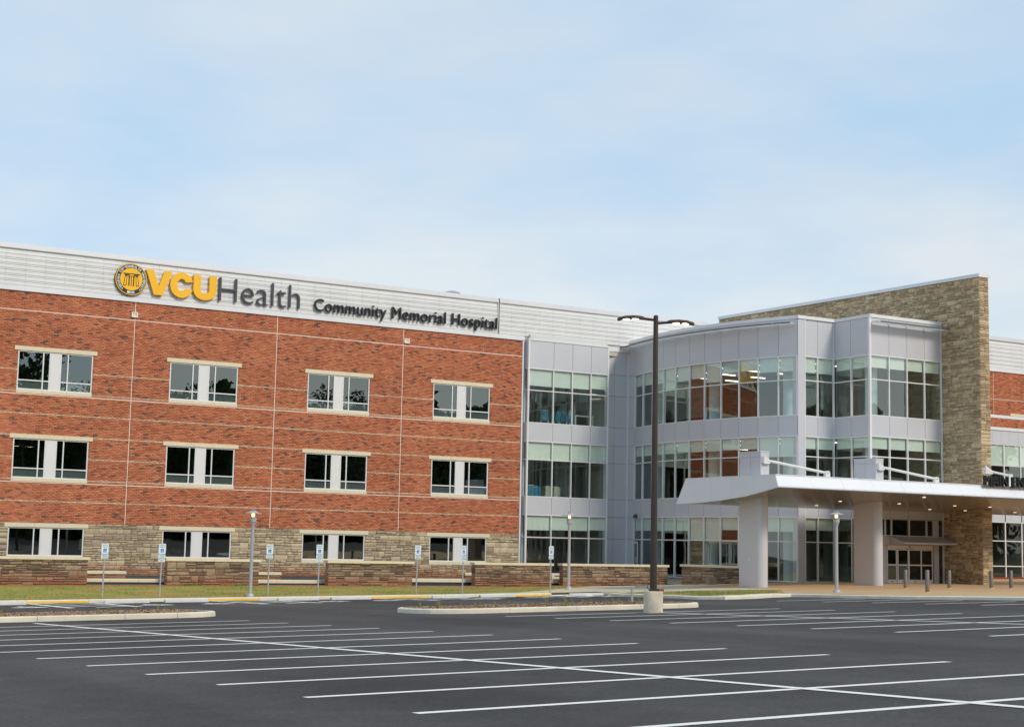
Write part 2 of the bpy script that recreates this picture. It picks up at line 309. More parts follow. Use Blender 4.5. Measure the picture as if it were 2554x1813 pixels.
class MB:
    def __init__(s): s.v = []; s.f = []; s.mi = []; s.m = 0
    def add(s, vs, fs):
        k = len(s.v); s.v += [tuple(map(float, a)) for a in vs]; s.f += [tuple(i+k for i in f) for f in fs]; s.mi += [s.m]*len(fs); return s
    def box(s, x0, x1, y0, y1, z0, z1_):
        v = [(x0, y0, z0), (x1, y0, z0), (x1, y1, z0), (x0, y1, z0), (x0, y0, z1_), (x1, y0, z1_), (x1, y1, z1_), (x0, y1, z1_)]
        return s.add(v, [(0, 3, 2, 1), (4, 5, 6, 7), (0, 1, 5, 4), (1, 2, 6, 5), (2, 3, 7, 6), (3, 0, 4, 7)])
    def obox(s, p, q, n, o0, o1, z0, z1_):
        """box along plan segment p->q, between offsets o0<o1 along outward normal n"""
        p = np.array(p); q = np.array(q); n = np.array(n)
        c = [p+n*o1, q+n*o1, q+n*o0, p+n*o0]
        v = [(a[0], a[1], z0) for a in c]+[(a[0], a[1], z1_) for a in c]
        return s.add(v, [(0, 3, 2, 1), (4, 5, 6, 7), (0, 1, 5, 4), (1, 2, 6, 5), (2, 3, 7, 6), (3, 0, 4, 7)])
    def bbox(s, x0, x1, y0, y1, z0, z1_, c=0.02):
        """box with chamfered top edges"""
        v = [(x0, y0, z0), (x1, y0, z0), (x1, y1, z0), (x0, y1, z0), (x0, y0, z1_-c), (x1, y0, z1_-c), (x1, y1, z1_-c), (x0, y1, z1_-c),
             (x0+c, y0+c, z1_), (x1-c, y0+c, z1_), (x1-c, y1-c, z1_), (x0+c, y1-c, z1_)]
        f = [(0, 3, 2, 1), (8, 9, 10, 11)]
        for a, b in ((0, 4), (4, 8)):
            for i in range(4): j = (i+1) % 4; f.append((a+i, a+j, b+j, b+i))
        return s.add(v, f)
    def tube(s, p, q, r0, r1=None, n=12, caps=True):
        r1 = r0 if r1 is None else r1; p = Vector(p); q = Vector(q); d = (q-p).normalized()
        a = d.orthogonal().normalized(); b = d.cross(a); v = []
        for c, r in ((p, r0), (q, r1)):
            for i in range(n): t = 2*math.pi*i/n; v.append(c+(a*math.cos(t)+b*math.sin(t))*r)
        f = [(i, (i+1) % n, n+(i+1) % n, n+i) for i in range(n)]
        if caps: f += [tuple(range(n-1, -1, -1)), tuple(range(n, 2*n))]
        return s.add(v, f)
    def lathe(s, prof, n=16, c=(0, 0, 0)):
        v = []
        for r, z in prof:
            for i in range(n): t = 2*math.pi*i/n; v.append((c[0]+r*math.cos(t), c[1]+r*math.sin(t), c[2]+z))
        f = []
        for k in range(len(prof)-1):
            for i in range(n): j = (i+1) % n; f.append((k*n+i, k*n+j, (k+1)*n+j, (k+1)*n+i))
        f += [tuple(range(n-1, -1, -1)), tuple(range((len(prof)-1)*n, len(prof)*n))]
        return s.add(v, f)
    def prism(s, poly, z0, z1_):
        n = len(poly); v = [(x, y, z0) for x, y in poly]+[(x, y, z1_) for x, y in poly]
        f = [(i, (i+1) % n, n+(i+1) % n, n+i) for i in range(n)]+[tuple(range(n-1, -1, -1)), tuple(range(n, 2*n))]
        return s.add(v, f)
    def yzprism(s, prof, x0, x1):
        n = len(prof); v = [(x0, y, z) for y, z in prof]+[(x1, y, z) for y, z in prof]
        f = [(i, (i+1) % n, n+(i+1) % n, n+i) for i in range(n)]+[tuple(range(n-1, -1, -1)), tuple(range(n, 2*n))]
        return s.add(v, f)
    def xzplate(s, poly, y0, y1):
        n = len(poly); v = [(x, y0, z) for x, z in poly]+[(x, y1, z) for x, z in poly]
        f = [(i, (i+1) % n, n+(i+1) % n, n+i) for i in range(n)]+[tuple(range(n-1, -1, -1)), tuple(range(n, 2*n))]
        return s.add(v, f)
    def mesh(s, name, mats, smooth=False):
        me = bpy.data.meshes.new(name); me.from_pydata(s.v, [], s.f)
        for m in (mats if isinstance(mats, (list, tuple)) else [mats]): me.materials.append(MAT[m])
        if len(me.materials) > 1: me.polygons.foreach_set('material_index', s.mi)
        bm = bmesh.new(); bm.from_mesh(me); bmesh.ops.recalc_face_normals(bm, faces=bm.faces); bm.to_mesh(me); bm.free()
        if smooth:
            me.polygons.foreach_set('use_smooth', [True]*len(me.polygons))
            me.set_sharp_from_angle(angle=rad(40))
        me.update(); return me
    def build(s, name, mat, parent=None, smooth=False, local=False):
        return link(name, s.mesh(name, mat, smooth), None, parent, local)
def copy_tree(o, loc, rotz=0.0, label=None):
    c = o.copy(); COL.objects.link(c); c.location = loc; c.rotation_euler = (0, 0, rotz)
    if label: c['label'] = label
    def kids(a, b):
        for ch in a.children:
            k = ch.copy(); COL.objects.link(k); k.parent = b; kids(ch, k)
    kids(o, c); return c
def np_mesh(name, V, Fc, mat, rnd=None):
    """V (n,3), Fc (m,4) quads, rnd per face -> mesh with a 'rnd' face attribute"""
    me = bpy.data.meshes.new(name); V = np.asarray(V, np.float32); Fc = np.asarray(Fc, np.int32); k = Fc.shape[1]
    me.vertices.add(len(V)); me.vertices.foreach_set('co', V.ravel())
    me.loops.add(Fc.size); me.loops.foreach_set('vertex_index', Fc.ravel())
    me.polygons.add(len(Fc)); me.polygons.foreach_set('loop_start', np.arange(0, Fc.size, k, dtype=np.int32)); me.polygons.foreach_set('loop_total', np.full(len(Fc), k, np.int32))
    me.update(calc_edges=True)
    if rnd is not None:
        at = me.attributes.new('rnd', 'FLOAT', 'FACE'); at.data.foreach_set('value', np.asarray(rnd, np.float32))
    me.materials.append(MAT[mat]); return me

# ------------------------------------------------------------------ ground heights
def lot(x, y):
    x = min(max(x, -45.0), 72.0); y = min(max(y, -98.0), 5.0)
    w_ = min(max((y+27.0)/8.0, 0.0), 1.0); g_ = 0.08-0.14*min(max((x-17.0)/28.0, -0.5), 1.0)
    return -1.998+0.0179*x-0.026*y+w_*g_
KY = -19.2
KERB = [(-40.0, KY), (45.4, KY), (48.6, KY), (48.2, -20.6), (46.6, -23.4), (45.3, -26.4), (44.7, -31.0), (43.9, -34.2), (44.5, -35.7), (46.6, -35.3), (48.8, -34.0), (50.2, -33.7), (50.5, -35.0), (50.0, -38.0), (50.3, -41.5), (51.8, -46.7), (53.0, -58.0), (55.0, -61.0), (110.0, -61.0)]
CTRL = [(x, y, lot(x, y)+0.15) for x, y in [(-40, KY), (-10, KY), (10, KY), (20, KY), (30, KY), (40, KY), (45, KY), (48.4, -20), (45.6, -26.4), (44.8, -31), (44, -35), (47, -35), (50.4, -35), (50, -40), (51.8, -46.7), (53, -60), (55.5, -61), (80, -61), (110, -61)]]
CTRL += [(-40, -8.5, -0.75), (-10, -8.5, -0.65), (10, -8.5, -0.60), (22, -8.5, -0.60), (36, -8.5, -0.58), (48, -8.5, -0.57), (53, -8.5, -0.52), (61, -8.5, -0.42), (-10, 0, -0.28), (20, 0, -0.25), (40, 0, -0.25), (54, 0, -0.25),
         (55.4, -25, -0.04), (64.3, -25, 0.08), (70, -20.4, 0.12), (75, -24, 0.12), (66, -18, 0.06), (60, -31, 0.0), (70, -34, 0.1), (85, -25, 0.12), (92, -8, 0.12), (62.5, -14, -0.15), (110, -30, 0.4)]
_P = np.array([c[:2] for c in CTRL]); _Z = np.array([c[2] for c in CTRL])
def _U(r): return np.where(r > 0, r*r*np.log(np.maximum(r, 1e-9)), 0)
_K = _U(np.linalg.norm(_P[:, None]-_P[None], axis=2))+np.eye(len(_P))*8.0
_Q = np.hstack([np.ones((len(_P), 1)), _P]); _A = np.block([[_K, _Q], [_Q.T, np.zeros((3, 3))]])
_W = np.linalg.solve(_A, np.concatenate([_Z, np.zeros(3)]))
def apron(x, y):
    r = np.hypot(_P[:, 0]-x, _P[:, 1]-y); v = float(_U(r) @ _W[:-3]+_W[-3]+_W[-2]*x+_W[-1]*y)
    return v
def inpoly(x, y, poly):
    c = False; n = len(poly)
    for i in range(n):
        x0, y0 = poly[i]; x1, y1 = poly[(i+1) % n]
        if (y0 > y) != (y1 > y) and x < (x1-x0)*(y-y0)/(y1-y0)+x0: c = not c
    return c
def densify(poly, step, closed=True):
    o = []; n = len(poly)
    for i in range(n if closed else n-1):
        a = np.array(poly[i]); b = np.array(poly[(i+1) % n]); k = max(1, int(np.hypot(*(b-a))/step))
        o += [tuple(a+(b-a)*j/k) for j in range(k)]
    if not closed: o.append(tuple(poly[-1]))
    return o
def sheet(name, poly, hf, dz, mat, step=2.0, kind='structure', thick=0.0):
    b = densify(poly, step); pts = [Vector(p) for p in b]; xs = [p[0] for p in poly]; ys = [p[1] for p in poly]
    xx = np.arange(min(xs)+step*0.5, max(xs), step); yy = np.arange(min(ys)+step*0.5, max(ys), step)
    ba = np.array(b)
    for x in xx:
        for y in yy:
            if inpoly(x, y, poly) and np.min(np.hypot(ba[:, 0]-x, ba[:, 1]-y)) > step*0.4: pts.append(Vector((x, y)))
    n = len(b)
    r = delaunay_2d_cdt(pts, [], [list(range(n))], 1, 1e-5)
    V = [(p.x, p.y, hf(p.x, p.y)+dz) for p in r[0]]; Fs = [tuple(f) for f in r[2]]
    me = bpy.data.meshes.new(name); me.from_pydata(V, [], Fs); me.materials.append(MAT[mat])
    bm = bmesh.new(); bm.from_mesh(me); bmesh.ops.recalc_face_normals(bm, faces=bm.faces)
    if sum(f.normal.z for f in bm.faces) < 0: bmesh.ops.reverse_faces(bm, faces=bm.faces)
    bm.to_mesh(me); bm.free()
    me.polygons.foreach_set('use_smooth', [True]*len(me.polygons))
    o = link(name, me); o['kind'] = kind; return o
def off_line(pl, d):
    """offset a polyline to its left by d"""
    o = []
    for i, p in enumerate(pl):
        a = np.array(pl[max(i-1, 0)]); b = np.array(pl[min(i+1, len(pl)-1)]); t = (b-a)/np.hypot(*(b-a)); o.append((p[0]-t[1]*d, p[1]+t[0]*d))
    return o
exec_order = 'setting first'
# far field, one sheet to the horizon
xs_ = [-900, -400, -200, -120, -80, -45, -20, 0, 30, 60, 100, 140, 200, 400, 900]; ys_ = [-900, -400, -220, -160, -125, -90, -60, -30, 0, 40, 100, 300, 900]
gv = [(x, y, lot(x, y)-0.9) for y in ys_ for x in xs_]; nx = len(xs_)
gme = bpy.data.meshes.new('ground'); gme.from_pydata(gv, [], [(j*nx+i, j*nx+i+1, (j+1)*nx+i+1, (j+1)*nx+i) for j in range(len(ys_)-1) for i in range(nx-1)]); gme.materials.append(MAT['field'])
setp(link('ground', gme), kind='structure')
sheet('parking_lot', [(-60, -125), (110, -125)]+KERB[::-1]+[(-60, KY)], lot, 0.0, 'asphalt', 2.0)
KIN = off_line(KERB, 0.46)
# plaza / walk / lawn polygons inside the kerb
def onA(p): q = on(p, apron); return (q[0], q[1])
WALK_UP = [onA(p) for p in (z7(610, 1392), z7(900, 1387), z7(1155, 1376))]
KI = KERB[:]; KIN = off_line(KERB, 0.455); KIN[2] = (48.55, KY+0.45); KIN[3] = (48.62, -20.75)
sheet('lawn', [(-40, KIN[0][1]), (40.0, KIN[0][1]), (44.5, -17.0), (47.5, -14.6), (51.5, -11.6), (54.5, -9.6), (54.5, -8.2), (-40, -8.2)], apron, 0.0, 'turf', 1.6)
sheet('walkway', [(40.0, KIN[0][1]), (45.4, KY+0.45), KIN[2], KIN[3], KIN[4], (49.5, -24.2), (52.0, -27.0), (54.0, -28.4), (54.0, -20.0), (61.6, -15.0), (61.5, -9.6), (54.5, -9.6), (51.5, -11.6), (47.5, -14.6), (44.5, -17.0)], apron, 0.002, 'walk_concrete', 1.6)
sheet('grass_strip', [KIN[4], KIN[5], KIN[6], KIN[7], KIN[8], KIN[9], KIN[10], (51.0, -32.2), (54.0, -28.4), (52.0, -27.0), (49.5, -24.2)], apron, -0.004, 'turf', 1.3)
sheet('entrance_plaza', [(54.0, -28.4), (51.0, -32.2), (50.6, -33.0)]+[off_line(KERB, 0.79)[i] for i in range(12, 19)]+[(110, 2), (75, 2), (61.9, -8.0), (61.6, -15.0), (54.0, -20.0)], apron, 0.004, 'paver', 2.0)
sheet('soil_edge', [(-40, -9.35), (-20, -9.1), (0, -9.4), (12, -9.15), (22, -9.5), (30, -9.2), (38, -9.45), (46, -9.2), (52.5, -9.6), (54.4, -9.5), (54.4, -8.2), (-40, -8.2)], apron, 0.004, 'red_clay', 1.2)
sheet('soil_verge', [(-40, KY+0.45), (38.5, KY+0.45), (40.0, KY+0.45), (36, KY+0.9), (30, KY+0.72), (24, KY+0.95), (17, KY+0.75), (10, KY+0.9), (-40, KY+0.8)], apron, 0.004, 'red_clay', 1.0)
sheet('planting_bed', [(-40, -8.2), (54.5, -8.2), (61.5, -9.6), (63.5, -0.2), (63.5, 0.4), (-40, 0.4)], apron, 0.0, 'dark_bed', 2.0)
# kerb: real step, poured in lengths with open joints
kerb = setp(bpy.data.objects.new('kerb', None), kind='structure'); COL.objects.link(kerb); WLOC['kerb'] = Vector((0, 0, 0))
def kerb_run(line, hf, parent, top, width, seg=3.05, yellow=(), mat='kerb_concrete', closed=False, name='kerb_stone'):
    """line: outer foot of the kerb, inside is on its left"""
    pts = densify(line, 0.35, closed); pts = pts+[pts[0]] if closed else pts
    acc = [0.0]
    for a, b in zip(pts[:-1], pts[1:]): acc.append(acc[-1]+math.hypot(b[0]-a[0], b[1]-a[1]))
    inn = off_line(pts, 1.0)
    nrm = [(i[0]-p[0], i[1]-p[1]) for p, i in zip(pts, inn)]
    if closed:
        t = (np.array(pts[1])-np.array(pts[-2])); t /= np.hypot(*t); nrm[0] = nrm[-1] = (-t[1], t[0])
    cur = 0
    while cur < len(pts)-1:
        e = cur
        while e < len(pts)-1 and acc[e+1]-acc[cur] < seg: e += 1
        e = max(e, cur+1)
        m = MB(); ring = []
        for k in range(cur, e+1):
            (px, py), (nx_, ny_) = pts[k], nrm[k]; z = hf(px, py)
            sh = 0.012 if k == cur else (-0.012 if k == e else 0.0)
            if sh:
                j = k+1 if k == cur else k-1; tx, ty = pts[j][0]-px, pts[j][1]-py; l_ = math.hypot(tx, ty); px += tx/l_*0.008; py += ty/l_*0.008
            prof = [(0.0, -0.12), (0.0, 0.0), (0.02, top-0.03), (0.06, top), (width, top+0.004), (width, -0.12)]
            ring.append([(px+nx_*a, py+ny_*a, z+h_) for a, h_ in prof])
        V = [v for r_ in ring for v in r_]; q = 6
        Fs = [(i*q+j, i*q+(j+1) % q, (i+1)*q+(j+1) % q, (i+1)*q+j) for i in range(len(ring)-1) for j in range(q)]
        Fs += [tuple(range(q)), tuple(range((len(ring)-1)*q+q-1, (len(ring)-1)*q-1, -1))]
        m.add(V, Fs); mid = pts[(cur+e)//2]
        isy = any(a <= mid[0] <= b and abs(mid[1]-KY) < 0.4 for a, b in yellow)
        ko = m.build(name, mat, parent, True)
        if isy:
            V = []
            for k in range(cur, e+1):
                (px, py), (nx_, ny_) = pts[k], nrm[k]; z = hf(px, py)
                V += [(px+nx_*a, py+ny_*a, z+h_) for a, h_ in ((-0.004, 0.002), (0.008, 0.092))]
            MB().add(V, [(2*i, 2*i+1, 2*i+3, 2*i+2) for i in range(e-cur)]).build('paint', 'yellow_paint', ko)
        cur = e
YEL = []
for a, b in ((65, 223), (520, 647), (923, 1069), (1283, 1376)):
    YEL.append((atY((a, 1500), KY)[0], atY((b, 1495), KY)[0]))
line = [(-40.0, KY)]
for a, b in YEL: line += [(a, KY), (b, KY)]
seg_breaks = line+KERB[1:]
for i in range(len(line)-1):
    a, b = line[i], line[i+1]; kerb_run([a, b], lot, kerb, 0.15, 0.46, 3.05, YEL)
kerb_run([line[-1], KERB[2]], lot, kerb, 0.035, 0.46, 3.05)
kerb_run(KERB[2:9], lot, kerb, 0.15, 0.46, 3.05)
kerb_run(KERB[8:], lot, kerb, 0.15, 0.8, 3.05)

# ------------------------------------------------------------------ painted lines on the lot
def strip_line(p, q, wd=0.19, dz=0.005):
    p = np.array(p); q = np.array(q); n = max(1, int(np.hypot(*(q-p))/1.0)); t = (q-p)/np.hypot(*(q-p)); nn = np.array([-t[1], t[0]])*wd/2
    m = MB(); V = []
    for i in range(n+1):
        c = p+(q-p)*i/n
        for s_ in (-1, 1): a = c+nn*s_; V.append((a[0], a[1], lot(a[0], a[1])+dz))
    m.add(V, [(2*i, 2*i+2, 2*i+3, 2*i+1) for i in range(n)])
    return m
marks = setp(bpy.data.objects.new('parking_marking', None), kind='structure'); COL.objects.link(marks); WLOC['parking_marking'] = Vector((0, 0, 0))
def stripe(p, q, wd=0.19, dz=0.005): return strip_line(p, q, wd, dz).build('painted_line', 'line_paint', marks)
ROW = np.array([math.cos(rad(94.387)), math.sin(rad(94.387))]); STR = np.array([math.cos(rad(0.337)), math.sin(rad(0.337))])
def block(o, k0, k1, ln, mid, ml=None):
    o = np.array(o)
    for k in range(k0, k1+1):
        a = o+ROW*2.743*k; stripe(a, a+STR*ln)
    if mid:
        a = o+STR*ln*0.498; stripe(a+ROW*2.743*(k0-0.5), a+ROW*2.743*(k1+(ml or 0)), 0.2, 0.009)
block((8.083, -75.93), -9, 11, 11.705, True, 0.9)
block((26.9, -67.4), -8, 7, 11.7, True, -0.1)
block((45.25, -50.4), -8, 4, 5.25, False)

# ------------------------------------------------------------------ stone and brick piece makers
def ashlar(x0, x1, zz0, zz1, holes, band=(0.26, 0.36), chunk=(0.45, 1.15), rows=(1, 2, 2, 3), seed=1):
    """random ashlar: list of (x0,x1,z0,z1) that fills the rectangle around the holes"""
    r = random.Random(seed); brk = sorted({zz0, zz1} | {min(max(h[i], zz0), zz1) for h in holes for i in (2, 3)}); out_ = []
    for za, zb in zip(brk[:-1], brk[1:]):
        if zb-za < 0.02: continue
        n = max(1, round((zb-za)/r.uniform(*band))); hs = [r.uniform(0.8, 1.25) for _ in range(n)]; t = sum(hs); z = za
        for h in hs:
            h = h*(zb-za)/t; blocked = sorted((a, b) for a, b, c, d in holes if c < z+h/2 < d); free = []; cur = x0
            for a, b in blocked:
                if a > cur: free.append((cur, min(a, x1)))
                cur = max(cur, b)
            if cur < x1: free.append((cur, x1))
            for a, b in free:
                x = a
                while x < b-1e-6:
                    wdt = r.uniform(*chunk); e = b if b-(x+wdt) < chunk[0]*0.7 else x+wdt
                    k = r.choice(rows); zs_ = [r.uniform(0.7, 1.4) for _ in range(k)]; tt = sum(zs_); zc = z
                    for q in zs_:
                        hh = q*h/tt; m_ = max(1, round((e-x)/r.uniform(0.32, 0.75))) if k > 1 else max(1, round((e-x)/r.uniform(0.4, 0.7)))
                        ws = [r.uniform(0.65, 1.45) for _ in range(m_)]; tw = sum(ws); xc = x
                        for u in ws: ww = u*(e-x)/tw; out_.append((xc, xc+ww, zc, zc+hh)); xc += ww
                        zc += hh
                    x = e
            z += h
    return out_
# unit stone: x,z in [-.5,.5], back at y=0, rough front near y=-1
STONE_V = []
for var in range(5):
    r = random.Random(100+var); V = []; nxs = [-.5, -.17, .18, .5]; nzs = [-.5, 0.02, .5]
    for j, zq in enumerate(nzs):
        for i, xq in enumerate(nxs):
            edge = i in (0, 3) or j in (0, 2)
            V.append((xq*(0.975 if edge else 1)+r.uniform(-.02, .02), -(r.uniform(.42, .66) if edge else r.uniform(.8, 1.15)), zq*(0.94 if edge else 1)+r.uniform(-.03, .03)))
    Fr = [(j*4+i, j*4+i+1, (j+1)*4+i+1, (j+1)*4+i) for j in range(2) for i in range(3)]
    ring = [0, 1, 2, 3, 7, 11, 10, 9, 8, 4]; base = len(V)
    for k in ring: V.append((V[k][0]*1.01, 0.0, V[k][2]*1.01))
    Fr += [(ring[k], base+k, base+(k+1) % 10, ring[(k+1) % 10]) for k in range(10)]
    STONE_V.append((np.array(V), np.array(Fr)))
FLAT_V = (np.array([(-.5, 0, -.5), (.5, 0, -.5), (.5, 0, .5), (-.5, 0, .5), (-.49, -1, -.47), (.49, -.9, -.47), (.49, -1.05, .47), (-.49, -.95, .47)]),
          np.array([(4, 5, 6, 7), (0, 1, 5, 4), (1, 2, 6, 5), (2, 3, 7, 6), (3, 0, 4, 7)]))
UNIT = {}
def unit_mesh(kind, var, mat):
    key = (kind, var, mat)
    if key not in UNIT:
        V, Fc = STONE_V[var] if kind == 'stone' else FLAT_V
        UNIT[key] = np_mesh(kind, V, Fc, mat)
    return UNIT[key]
def place_pieces(pieces, frame, parent, kind, mat, mat_single, nsingle, joint, depth, jit, name, stuff_name, seed=3, simple=False):
    """pieces (a0,a1,z0,z1) on a wall: frame(a,z,out)->xyz point, frame.rot = z-rotation"""
    r = random.Random(seed); pos, rot = frame; data = []
    for a0, a1, c0, c1 in pieces:
        wd = a1-a0-joint; hh = c1-c0-joint
        if wd < 0.02 or hh < 0.02: continue
        p = pos((a0+a1)/2, (c0+c1)/2); d = depth*r.uniform(1-jit, 1+jit); data.append((p, wd, hh, d, r.randrange(5), r.random()))
    vis = []
    for i, dd in enumerate(data):
        v = np.array(dd[0])-CAM; zc = v @ AX[2]; u = v @ AX[0]/zc*F0; t = v @ AX[1]/zc*F0
        inside = zc > 0 and abs(u) < W0/2-4 and abs(t) < H0/2-4
        vis.append((dd[1]*dd[2]/zc**2 if inside else -1, i))
    vis.sort(reverse=True); singles = {i for s_, i in vis[:nsingle] if s_ > 0}
    for i in sorted(singles):
        p, wd, hh, d, var, rr = data[i]
        o = bpy.data.objects.new(name, unit_mesh('stone' if kind == 'stone' else 'brick', var if kind == 'stone' else 0, mat_single)); COL.objects.link(o)
        o.location = p; o.scale = (wd, d, hh); o.rotation_euler = (0, 0, rot); adopt(o, parent)
    rest = [data[i] for i in range(len(data)) if i not in singles]
    if rest:
        Vs, Fs, Rn, k = [], [], [], 0; cr, sr = math.cos(rot), math.sin(rot)
        for p, wd, hh, d, var, rr in rest:
            V, Fc = (FLAT_V if (simple or kind != 'stone') else STONE_V[var])
            q = V*np.array([wd, d, hh]); x = q[:, 0]*cr-q[:, 1]*sr+p[0]; y = q[:, 0]*sr+q[:, 1]*cr+p[1]
            Vs.append(np.stack([x, y, q[:, 2]+p[2]], 1)); Fs.append(Fc+k); Rn.append(np.full(len(Fc), rr)); k += len(V)
        o = link(stuff_name, np_mesh(stuff_name, np.vstack(Vs), np.vstack(Fs), mat, np.concatenate(Rn)), None, parent); o['kind'] = 'stuff'
    return len(data)

# ------------------------------------------------------------------ brick wing
FX0, FX1 = 6.0, 54.52
wing = thing('brick_hospital_wing', 'long three-storey red brick hospital wing with ribbed metal parapet and stone base', 'building', (30, 0, -0.3))
WX = [19.795+9.243*i for i in range(-1, 4)]; WW = 4.436
ROWS = {1: (0.809, 2.489, 2.741), 2: (5.370, 7.699, 7.953), 3: (10.578, 12.905, 13.161)}
VJ = [26.67-9.243*2, 26.67-9.243, 26.67, 36.02, 45.14]; HJ = [15.305, 10.327, 5.129]
BANDS = [11.78, 10.466, 9.177, 7.904, 6.615, 5.301, 4.011]
CH = 0.0992; STONE_TOP = 2.773; BRICK_TOP = 16.43
holes = []
for x in WX:
    for r_, (b, t, l_) in ROWS.items():
        holes += [(x, x+WW, b, t), (x-0.228, x+WW+0.228, t, l_), (x-0.02, x+WW+0.02, b-0.21, b)]
# backing wall with openings
xb = sorted({FX0, FX1} | {v for h in holes for v in h[:2] if FX0 < v < FX1}); zb = sorted({-0.9, STONE_TOP, BRICK_TOP} | {v for h in holes for v in h[2:]})
m = MB()
for i in range(len(xb)-1):
    for j in range(len(zb)-1):
        cx, cz = (xb[i]+xb[i+1])/2, (zb[j]+zb[j+1])/2
        if any(a < cx < b and c < cz < d for a, b, c, d in holes[0::3]): continue
        m.m = 1 if cz < STONE_TOP else 0
        m.add([(xb[i], 0.012, zb[j]), (xb[i+1], 0.012, zb[j]), (xb[i+1], 0.012, zb[j+1]), (xb[i], 0.012, zb[j+1])], [(0, 1, 2, 3)])
for a, b, c, d in holes[0::3]:                      # reveals
    m.m = 0
    m.add([(a, 0.012, c), (b, 0.012, c), (b, 0.012, d), (a, 0.012, d), (a, 0.3, c), (b, 0.3, c), (b, 0.3, d), (a, 0.3, d)], [(0, 1, 5, 4), (1, 2, 6, 5), (2, 3, 7, 6), (3, 0, 4, 7)])
m.add([(FX0, 0.012, -0.9), (FX0, 24, -0.9), (FX0, 24, BRICK_TOP), (FX0, 0.012, BRICK_TOP)], [(0, 1, 2, 3)])
m.build('wall', ['mortar', 'stone_mortar'], wing)
# bricks
rb = random.Random(11); bricks = []; tans = []
nC = int((BRICK_TOP-STONE_TOP)/CH)
band_rows = {int((b-STONE_TOP)/CH) for b in BANDS}; hj_rows = [h for h in HJ]
BL = 0.31
for k in range(nC+1):
    za = STONE_TOP+k*CH; zb_ = min(za+CH, BRICK_TOP); zc = (za+zb_)/2
    if zb_-za < 0.03: continue
    for h in HJ:
        if za < h+0.02 and zb_ > h-0.02:
            if h-za > zb_-h: zb_ = h-0.018
            else: za = h+0.018
    if zb_-za < 0.03: continue
    blk = sorted([(a, b) for a, b, c, d in holes if c < zc < d]+[(v-0.02, v+0.02) for v in VJ]); free = []; cur = FX0
    for a, b in blk:
        if a > cur: free.append((cur, a))
        cur = max(cur, b)
    if cur < FX1: free.append((cur, FX1))
    for a, b in free:
        x = a-(BL/2 if (k % 2) else 0.0)-((a-FX0) % BL if True else 0)
        while x < b:
            c0, c1 = max(x, a), min(x+BL, b)
            if c1-c0 > 0.03: (tans if k in band_rows else bricks).append((c0, c1, za, zb_))
            x += BL
FR_F = (lambda a, z: (a, 0.012, z), 0.0)
place_pieces(bricks, FR_F, wing, 'brick', 'brick', 'brick_single', 300, 0.012, 0.013, 0.12, 'brick', 'brickwork', 5)
place_pieces(tans, FR_F, wing, 'brick', 'tan_brick', 'tan_brick', 0, 0.01, 0.016, 0.1, 'tan_brick', 'tan_brick_band', 6)
for h in HJ:
    free = []; cur = FX0
    for a, b in sorted((a, b) for a, b, c, d in holes if c-0.02 < h < d+0.02):
        if a > cur: free.append((cur, a))
        cur = max(cur, b)
    free.append((cur, FX1-0.02))
    for a, b in free: MB().box(a, b, -0.004, 0.01, h-0.026, h+0.026).build('expansion_joint', 'caulk', wing)
for v in VJ[1:]:
    MB().box(v-0.022, v+0.022, -0.002, 0.01, STONE_TOP+0.02, BRICK_TOP).build('expansion_joint', 'caulk', wing)
stones = ashlar(FX0, FX1, -0.8, STONE_TOP, [h for h in holes if h[2] < STONE_TOP], seed=4)
place_pieces(stones, FR_F, wing, 'stone', 'stone_base', 'stone_base_single', 300, 0.011, 0.055, 0.45, 'stone', 'stonework', 8)
# windows
random.seed(5)
def make_window(x, r_, first=False):
    b, t, l_ = ROWS[r_]; fw = 0.07; yf, yb = 0.02, 0.13
    xm = [0.0, 0.336, 0.424, 0.570, 0.665, 1.0]; X = [x+WW*q for q in xm]; zt = b+(t-b)*0.245
    m = MB(); m.box(x, x+fw, yf, yb, b, t); m.box(x+WW-fw, x+WW, yf, yb, b, t); m.box(x+fw, x+WW-fw, yf, yb, t-fw, t); m.box(x+fw, x+WW-fw, yf, yb, b, b+fw)
    for i in (1, 2, 3, 4): m.box(X[i]-0.035, X[i]+0.035, yf+0.004, yb-0.004, b+fw, t-fw)
    if r_ > 1:
        for i in (0, 1, 3, 4): m.box(X[i]+0.035, X[i+1]-0.035, yf+0.008, yb-0.008, zt-0.035, zt+0.035)
    o = m.build('window', 'frame_metal', wing)
    c = MB().box(X[2]+0.04, X[3]-0.04, yf+0.006, yb-0.02, b+fw, t-fw).build('panel', 'white_metal', o)
    for i in (0, 1, 3, 4):
        zz = [(b+fw, t-fw)] if r_ == 1 else [(b+fw, zt-0.035), (zt+0.035, t-fw)]
        for j, (za, zb_) in enumerate(zz):
            tilt = random.uniform(-0.0012, 0.0012)
            xa, xb_ = X[i]+0.035, X[i+1]-0.035
            p = MB(); p.add([(xa, 0.078, za), (xb_, 0.078+tilt, za), (xb_, 0.078+tilt, zb_), (xa, 0.078, zb_)], [(0, 1, 2, 3)]); p.build('pane', 'window_glass', o)
            if r_ > 1 and j == 0: MB().box(xa, xb_, 0.11, 0.12, za, zb_).build('shadow_box', 'shadow_box', o)
    # lintel and sill in three cast stones each
    for nm, z0_, z1_, ov, pr in (('lintel_stone', t, l_, 0.228, 0.045), ('sill_stone', b-0.21, b, 0.02, 0.03)):
        e = [x-ov, x+WW*0.335, x+WW*0.665, x+WW+ov]
        for k in range(3): MB().box(e[k]+(0.004 if k else 0), e[k+1]-(0.004 if k < 2 else 0), -pr, 0.05, z0_+0.004, z1_-0.004).build(nm, 'cast_stone', wing)
for x in WX:
    for r_ in (1, 2, 3): make_window(x, r_)
